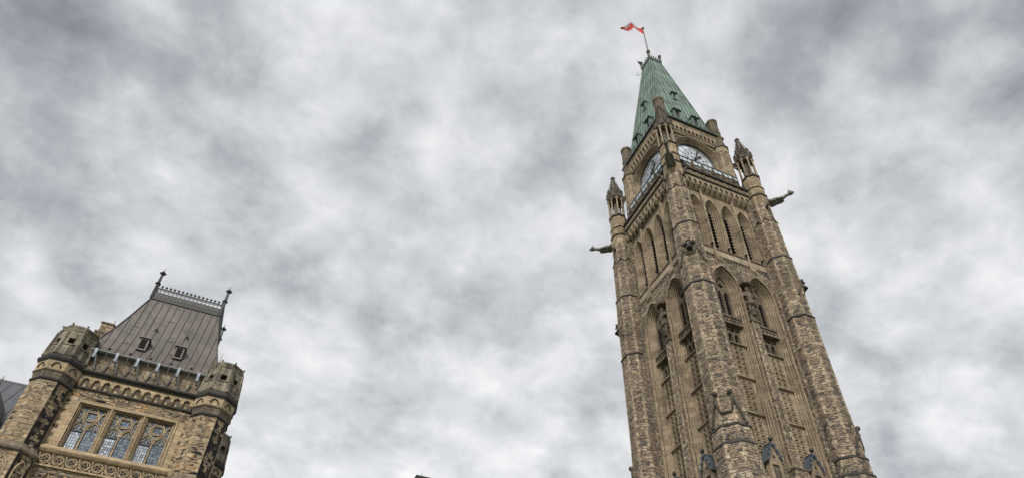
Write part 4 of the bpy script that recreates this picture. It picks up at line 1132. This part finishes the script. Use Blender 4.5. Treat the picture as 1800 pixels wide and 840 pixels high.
def pav_turret():
    m = MB(); c_ = (-TC, -TC)
    m.ngon(*c_, [(0,1.62),(25.6,1.60)], m=0); m.ngon(*c_, [(25.9,1.38),(31.6,1.36)], m=0)
    o = m.build('corner_turret', [M_rubp], PV)
    m = MB()
    m.ngon(*c_, [(25.45,1.6),(25.55,1.72),(25.72,1.72),(26.25,1.38)], cap=False); m.build('turret_string', M_ashd, o)
    for k in range(8):
        m = MB(); a = k*pi/4; n_ = Vector((cos(a), sin(a), 0)); tt = Vector((-sin(a), cos(a), 0)); c0 = Vector((-TC,-TC,0))+n_*1.61
        pts = [(-.36,23.4),(-.36,24.3),(-.2,24.75),(0,25.0),(.2,24.75),(.36,24.3),(.36,23.4)]
        m.tube([tuple(c0+tt*s_+Vector((0,0,z_))) for s_, z_ in pts], .06, 4)
        m.tube([tuple(c0+tt*(x_)+Vector((0,0,z_))) for x_, z_ in foil(0,24.35,.26,3,6,pi/2)], .045, 4, closed=True)
        m.build('niche_moulding', M_ashp, o)
    m = MB(); m.ngon(*c_, [(31.5,1.37),(31.6,1.46),(31.72,1.46),(31.8,1.40)], cap=False); m.build('turret_string', M_dark, o)
    m = MB(); m.ngon(*c_, [(31.78,1.38),(32.25,1.46),(32.33,1.54),(32.42,1.54),(32.5,1.48)], cap=False); m.build('splayed_course', M_ashd, o)
    m = MB()
    m.ngon(*c_, [(32.2,1.36),(32.5,1.48),(33.2,1.52)], m=0)
    m.ngon(*c_, [(33.2,1.52),(33.4,1.66),(33.6,1.68),(33.75,1.56),(33.95,1.5)], m=1)
    for k in range(8):
        a = k*pi/4; n_ = Vector((cos(a), sin(a), 0)); tt = Vector((-sin(a), cos(a), 0)); c0 = Vector((-TC,-TC,0))+n_*1.53
        m.tube([tuple(c0+tt*(.3*cos(q_))+Vector((0,0,32.65+.4*sin(q_)))) for q_ in [pi*j/6 for j in range(7)]], .06, 4, m=1)
    m.build('corbelled_cornice', [M_ashp, M_dark], o)
    # tapering drum with square holes between ribs
    m = MB()
    m.ngon(*c_, [(33.9,1.18),(36.4,1.02)], m=1)
    for k in range(8):
        a = k*pi/4; n_ = Vector((cos(a), sin(a), 0)); tt = Vector((-sin(a), cos(a), 0)); cc_ = Vector((-TC,-TC,0))
        def P(s, z, off=0):
            r = 1.50-(z-33.9)*.075+off; return tuple(cc_+n_*r+tt*s+Vector((0,0,z)))
        def slab(s0, s1, z0, z1, o0=0, o1=-.3, mt=0): m.loft([[P(s0,z0,o1),P(s0,z0,o0),P(s1,z0,o0),P(s1,z0,o1)],[P(s0,z1,o1),P(s0,z1,o0),P(s1,z1,o0),P(s1,z1,o1)]], m=mt)
        slab(-.62,.62,33.9,34.95); slab(-.58,.58,35.6,36.35); slab(-.6,-.24,34.95,35.6); slab(.24,.6,34.95,35.6)
        slab(-.36,.36,34.9,35.0,.08); slab(-.1,.1,33.9,34.8,.06)
        a2 = a+pi/8; e = Vector((cos(a2), sin(a2), 0))
        m.tube([tuple(cc_+e*(1.62-(z-33.9)*.08)+Vector((0,0,z))) for z in (33.9,35.2,36.3)], .12, 6)
    m.ngon(*c_, [(36.3,1.30),(36.42,1.37),(36.55,1.37),(36.62,1.28)], m=0); m.ngon(*c_, [(36.6,1.22),(36.8,1.30),(36.92,1.30),(37.0,1.1),(37.25,.5),(37.4,.1)], m=0)
    for k in range(8):
        a = pi/8+k*pi/4; m.ball((-TC+1.4*cos(a), -TC+1.4*sin(a), 37.0), .09, n=5, k=4)
    m.build('pierced_drum', [M_drumcap, M_hollow], o)
    return o
pt = pav_turret()
ptc = [dup(pt, PV, FR[k]) for k in (1, 2, 3)]
# soot-blackened facets: inner-left turret's right flank and the right turret's right flank
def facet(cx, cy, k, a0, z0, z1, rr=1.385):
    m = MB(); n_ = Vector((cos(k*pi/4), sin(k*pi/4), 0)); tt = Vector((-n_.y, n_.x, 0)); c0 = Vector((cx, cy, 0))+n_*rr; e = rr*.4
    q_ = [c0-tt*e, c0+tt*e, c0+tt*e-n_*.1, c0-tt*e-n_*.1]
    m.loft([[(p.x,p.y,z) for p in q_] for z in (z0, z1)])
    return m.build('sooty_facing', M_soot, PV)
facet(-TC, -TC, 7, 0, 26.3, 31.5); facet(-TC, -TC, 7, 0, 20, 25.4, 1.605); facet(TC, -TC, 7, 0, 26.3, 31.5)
m = MB(); m.tube([(TC-1.0,-TC+1.0,37.0),(TC-1.0,-TC+1.0,39.3)], [.04,.02], 5); m.ball((TC-1.0,-TC+1.0,38.1), .1, n=6, k=4); m.build('lightning_rod', M_iron, PV)

# mansard roof
MP = [(35.66, 5.95), (36.0, 5.62), (36.8, 5.12), (38.0, 4.62), (39.5, 4.18), (41.5, 3.68), (44.6, 2.98)]
def mhalf(z):
    for (z0, a0), (z1, a1) in zip(MP, MP[1:]):
        if z <= z1: return a0+(a1-a0)*(z-z0)/(z1-z0)
    return MP[-1][1]
m = MB(); m.loft([[(-a,-a,z),(a,-a,z),(a,a,z),(-a,a,z)] for z, a in MP])
mr = m.build('mansard_roof', M_lead, PV)
m = MB(); m2 = MB()
for k in range(4):
    m.T = m2.T = Matrix.Rotation(FR[k], 4, 'Z')
    s = -5.4
    while s < 5.5:
        path = [(s, -mhalf(z)-.02, z) for z in [35.75+(44.5-35.75)*i/26 for i in range(27)] if abs(s) < mhalf(z)-.02]
        if len(path) > 1: m.tube(path, .04, 4)
        s += .6
    m.tube([(-a-.01,-a-.01,z) for z, a in MP], .07, 5)
    for i in range(7):
        x = random.uniform(-3.2, 3.2); z = random.uniform(37.5, 43); m.box(x-.28, x+.28, -mhalf(z)-.03, -mhalf(z)+.1, z, z+.03)
    # crest band
    m2.box(-3.0, 3.0, -3.06, -2.9, 44.55, 45.35); m2.box(-3.05, 3.05, -3.1, -3.0, 44.5, 44.62)
    for i in range(20):
        x = -2.85+.3*i
        m2.tube([(x-.1,-3.08,44.65),(x,-3.08,45.05),(x+.1,-3.08,44.65)], .03, 4)
    m2.box(-3.0, 3.0, -3.07, -2.97, 45.85, 45.95); m2.box(-3.0, 3.0, -3.07, -2.97, 45.3, 45.4)
    for i in range(17):
        x = -2.9+.3625*i
        m2.tube([(x,-3.02,45.35),(x,-3.02,46.1)], .045, 4); m2.ball((x,-3.02,46.17), .125, n=6, k=4)
        if i < 16:
            m2.tube([(x+.03,-3.02,45.9),(x+.1,-3.02,45.72),(x+.18,-3.02,45.68),(x+.26,-3.02,45.72),(x+.33,-3.02,45.9)], .035, 4)
m.build('standing_seam', M_seam, mr)
m2.build('roof_cresting', M_crest, mr)
def crest_finial():
    m = MB(); x = -3.02
    m.tube([(x,x,44.6),(x,x,46.4),(x,x,47.6)], [.15,.14,.10], 7)
    m.ngon(x,x,[(46.3,.14),(46.4,.24),(46.5,.14)], n=6); m.ball((x,x,47.75), .24, n=7, k=5)
    for i in range(4): a = i*pi/2; m.ball((x+.2*cos(a), x+.2*sin(a), 47.75), .11, n=5, k=4)
    m.tube([(x,x,47.8),(x,x,48.4)], [.06,.02], 5)
    return m.build('ridge_finial', M_iron, PV)
cf = crest_finial()
for k in (1, 2, 3): dup(cf, PV, FR[k])
def roof_louvre(x):
    zb, zt, yf, w = 37.4, 38.65, -5.05, .36
    m = MB()
    m.plate([(x-w,zb),(x+w,zb),(x+w,zt),(x-w,zt)], [[(x-w+.12,zb+.12),(x+w-.12,zb+.12),(x+w-.12,zt-.14),(x-w+.12,zt-.14)]], yf, yf+.2)
    m.loft([[(x-w-.1,yf-.12,zt-.02),(x+w+.1,yf-.12,zt-.02),(x+w+.1,yf+1.0,zt-.02),(x-w-.1,yf+1.0,zt-.02)],[(x-w-.1,yf-.12,zt+.08),(x+w+.1,yf-.12,zt+.08),(x+w*.5,yf+1.0,zt+.35),(x-w*.5,yf+1.0,zt+.35)]])
    for s in (-1, 1): m.box(min(x+s*w,x+s*(w-.1)), max(x+s*w,x+s*(w-.1)), yf+.15, yf+1.0, zb, zt)
    o = m.build('roof_vent', M_lead, PV)
    m = MB(); m.add([(x-w+.05,yf+.16,zb+.05),(x+w-.05,yf+.16,zb+.05),(x+w-.05,yf+.16,zt-.05),(x-w+.05,yf+.16,zt-.05)],[(0,1,2,3)]); m.build('dark_opening', M_hollow, o)
    m = MB()
    for i in range(5): z = zb+.18+.22*i; m.loft([[(x-w+.12,yf+.02,z),(x+w-.12,yf+.02,z),(x+w-.12,yf+.14,z+.08),(x-w+.12,yf+.14,z+.08)],[(x-w+.12,yf+.02,z+.025),(x+w-.12,yf+.02,z+.025),(x+w-.12,yf+.14,z+.105),(x-w+.12,yf+.14,z+.105)]])
    m.build('slat', M_lead, o)
    return o
roof_louvre(-1.45); roof_louvre(1.4)
for x in (-1.2, 1.35):
    m = MB(); z = 40.6; y = -mhalf(z)
    m.tube([(x,y+.1,z),(x,y-.25,z),(x,y-.27,z-.12)], .07, 6); m.tube([(x-.2,y-.06,z-.25),(x,y-.22,z-.05),(x+.2,y-.06,z-.25)], .035, 4)
    m.tube([(x+.05,y-.0,z+.1),(x+.05,-mhalf(z+1.4)-.03,z+1.4)], .025, 4)
    m.build('vent_pipe', M_lead, PV)
# chimney against the left flank
m = MB(); m.box(-6.45, -5.15, -.9, .3, 30, 41.0); m.box(-6.3, -5.3, -.75, .15, 41.0, 42.15)
ch = m.build('chimney', M_rubp, PV)
m = MB(); m.box(-6.5,-5.1,-.95,.35,40.9,41.15); m.build('chimney_band', M_ashd, ch)
m = MB(); m.box(-6.38,-5.22,-.83,.23,42.15,42.3); m.build('chimney_cap', M_ashd, ch)
m = MB(); m.tube([(-5.55,-.3,42.3),(-5.5,-.3,43.1)], .03, 4); m.build('aerial', M_iron, ch)

# =================================================================== MAIN BLOCK behind
MBK = empty('main_block', (0, 26, 0))
tag(MBK, 'long stone range with seamed grey roof running behind the turreted pavilion', 'building')
def wing(x0, x1, eave, ridge, y0, y1, name_roof):
    m = MB(); m.box(x0, x1, y0, y1, 0, eave); o = m.build('wing_wall', M_rubp, MBK)
    ym = (y0+y1)/2
    m = MB(); m.loft([[(x,y0-.4,eave-.1),(x,ym,ridge),(x,y1+.4,eave-.1)] for x in (x0, x1)])
    rf = m.build(name_roof, M_slate if False else M_leadb, MBK)
    m = MB(); x = x0+.3
    while x < x1:
        for ye in (y0-.4, y1+.4): m.tube([(x,ye,eave-.06),(x,ym,ridge+.02)], .04, 4)
        x += .95
    m.tube([(x0,ym,ridge),(x1,ym,ridge)], .1, 5)
    m.build('standing_seam', M_leadb, rf)
    return rf
M_leadb = metal_sheet('blue_black_roofing', (0.098, 0.105, 0.115), (0.055, 0.06, 0.065), streak=0.6, rough=0.45)
wing(-78, -49.2, 25.5, 36.4, -7.2, 7.2, 'west_roof')
wing(-38.0, -6.5, 22.0, 29.0, -7.0, 7.0, 'central_roof')
wing(6.5, 60, 22.0, 28.5, -7.0, 7.0, 'east_roof')
m = MB(); m.box(-18.95, -17.6, -2.6, -1.4, 24, 34.3); chm = m.build('chimney', M_rubp, MBK)
m = MB(); m.box(-19.03, -17.5, -2.7, -1.3, 34.3, 34.55); m.build('chimney_cap', M_dark, chm)
m = MB(); m.tube([(-18.3,-2.0,34.5),(-18.3,-2.0,35.2)], .03, 4); m.build('aerial', M_iron, chm)
# dormer on the west roof
m = MB(); x, y = -53.55, -5.6
m.plate([(x-.8,28.0),(x+.8,28.0),(x+.8,30.4),(x,32.2),(x-.8,30.4)], [arch(x,.45,28.2,29.8,.8)], y, y+.2)
dm = m.build('wing_dormer', M_leadb, MBK)
m = MB()
for s in (-1, 1): m.loft([[(x,y-.35,32.5),(x+s*1.1,y-.35,30.1),(x+s*1.1,y+3.0,30.1),(x,y+3.8,32.5)],[(x,y-.35,32.35),(x+s*1.1,y-.35,29.95),(x+s*1.1,y+3.0,29.95),(x,y+3.8,32.35)]])
for s in (-1, 1): m.box(min(x+s*.8,x+s*.7), max(x+s*.8,x+s*.7), y+.2, y+2.8, 28.0, 30.4)
m.tube([(x,y-.35,32.4),(x,y-.4,33.4)], [.08,.02], 5)
m.build('dormer_roof', M_leadb, dm)
m = MB(); m.add([(x-.6,y+.15,28.1),(x+.6,y+.15,28.1),(x+.6,y+.15,30.6),(x-.6,y+.15,30.6)],[(0,1,2,3)]); m.build('dark_pane', M_hollow, dm)
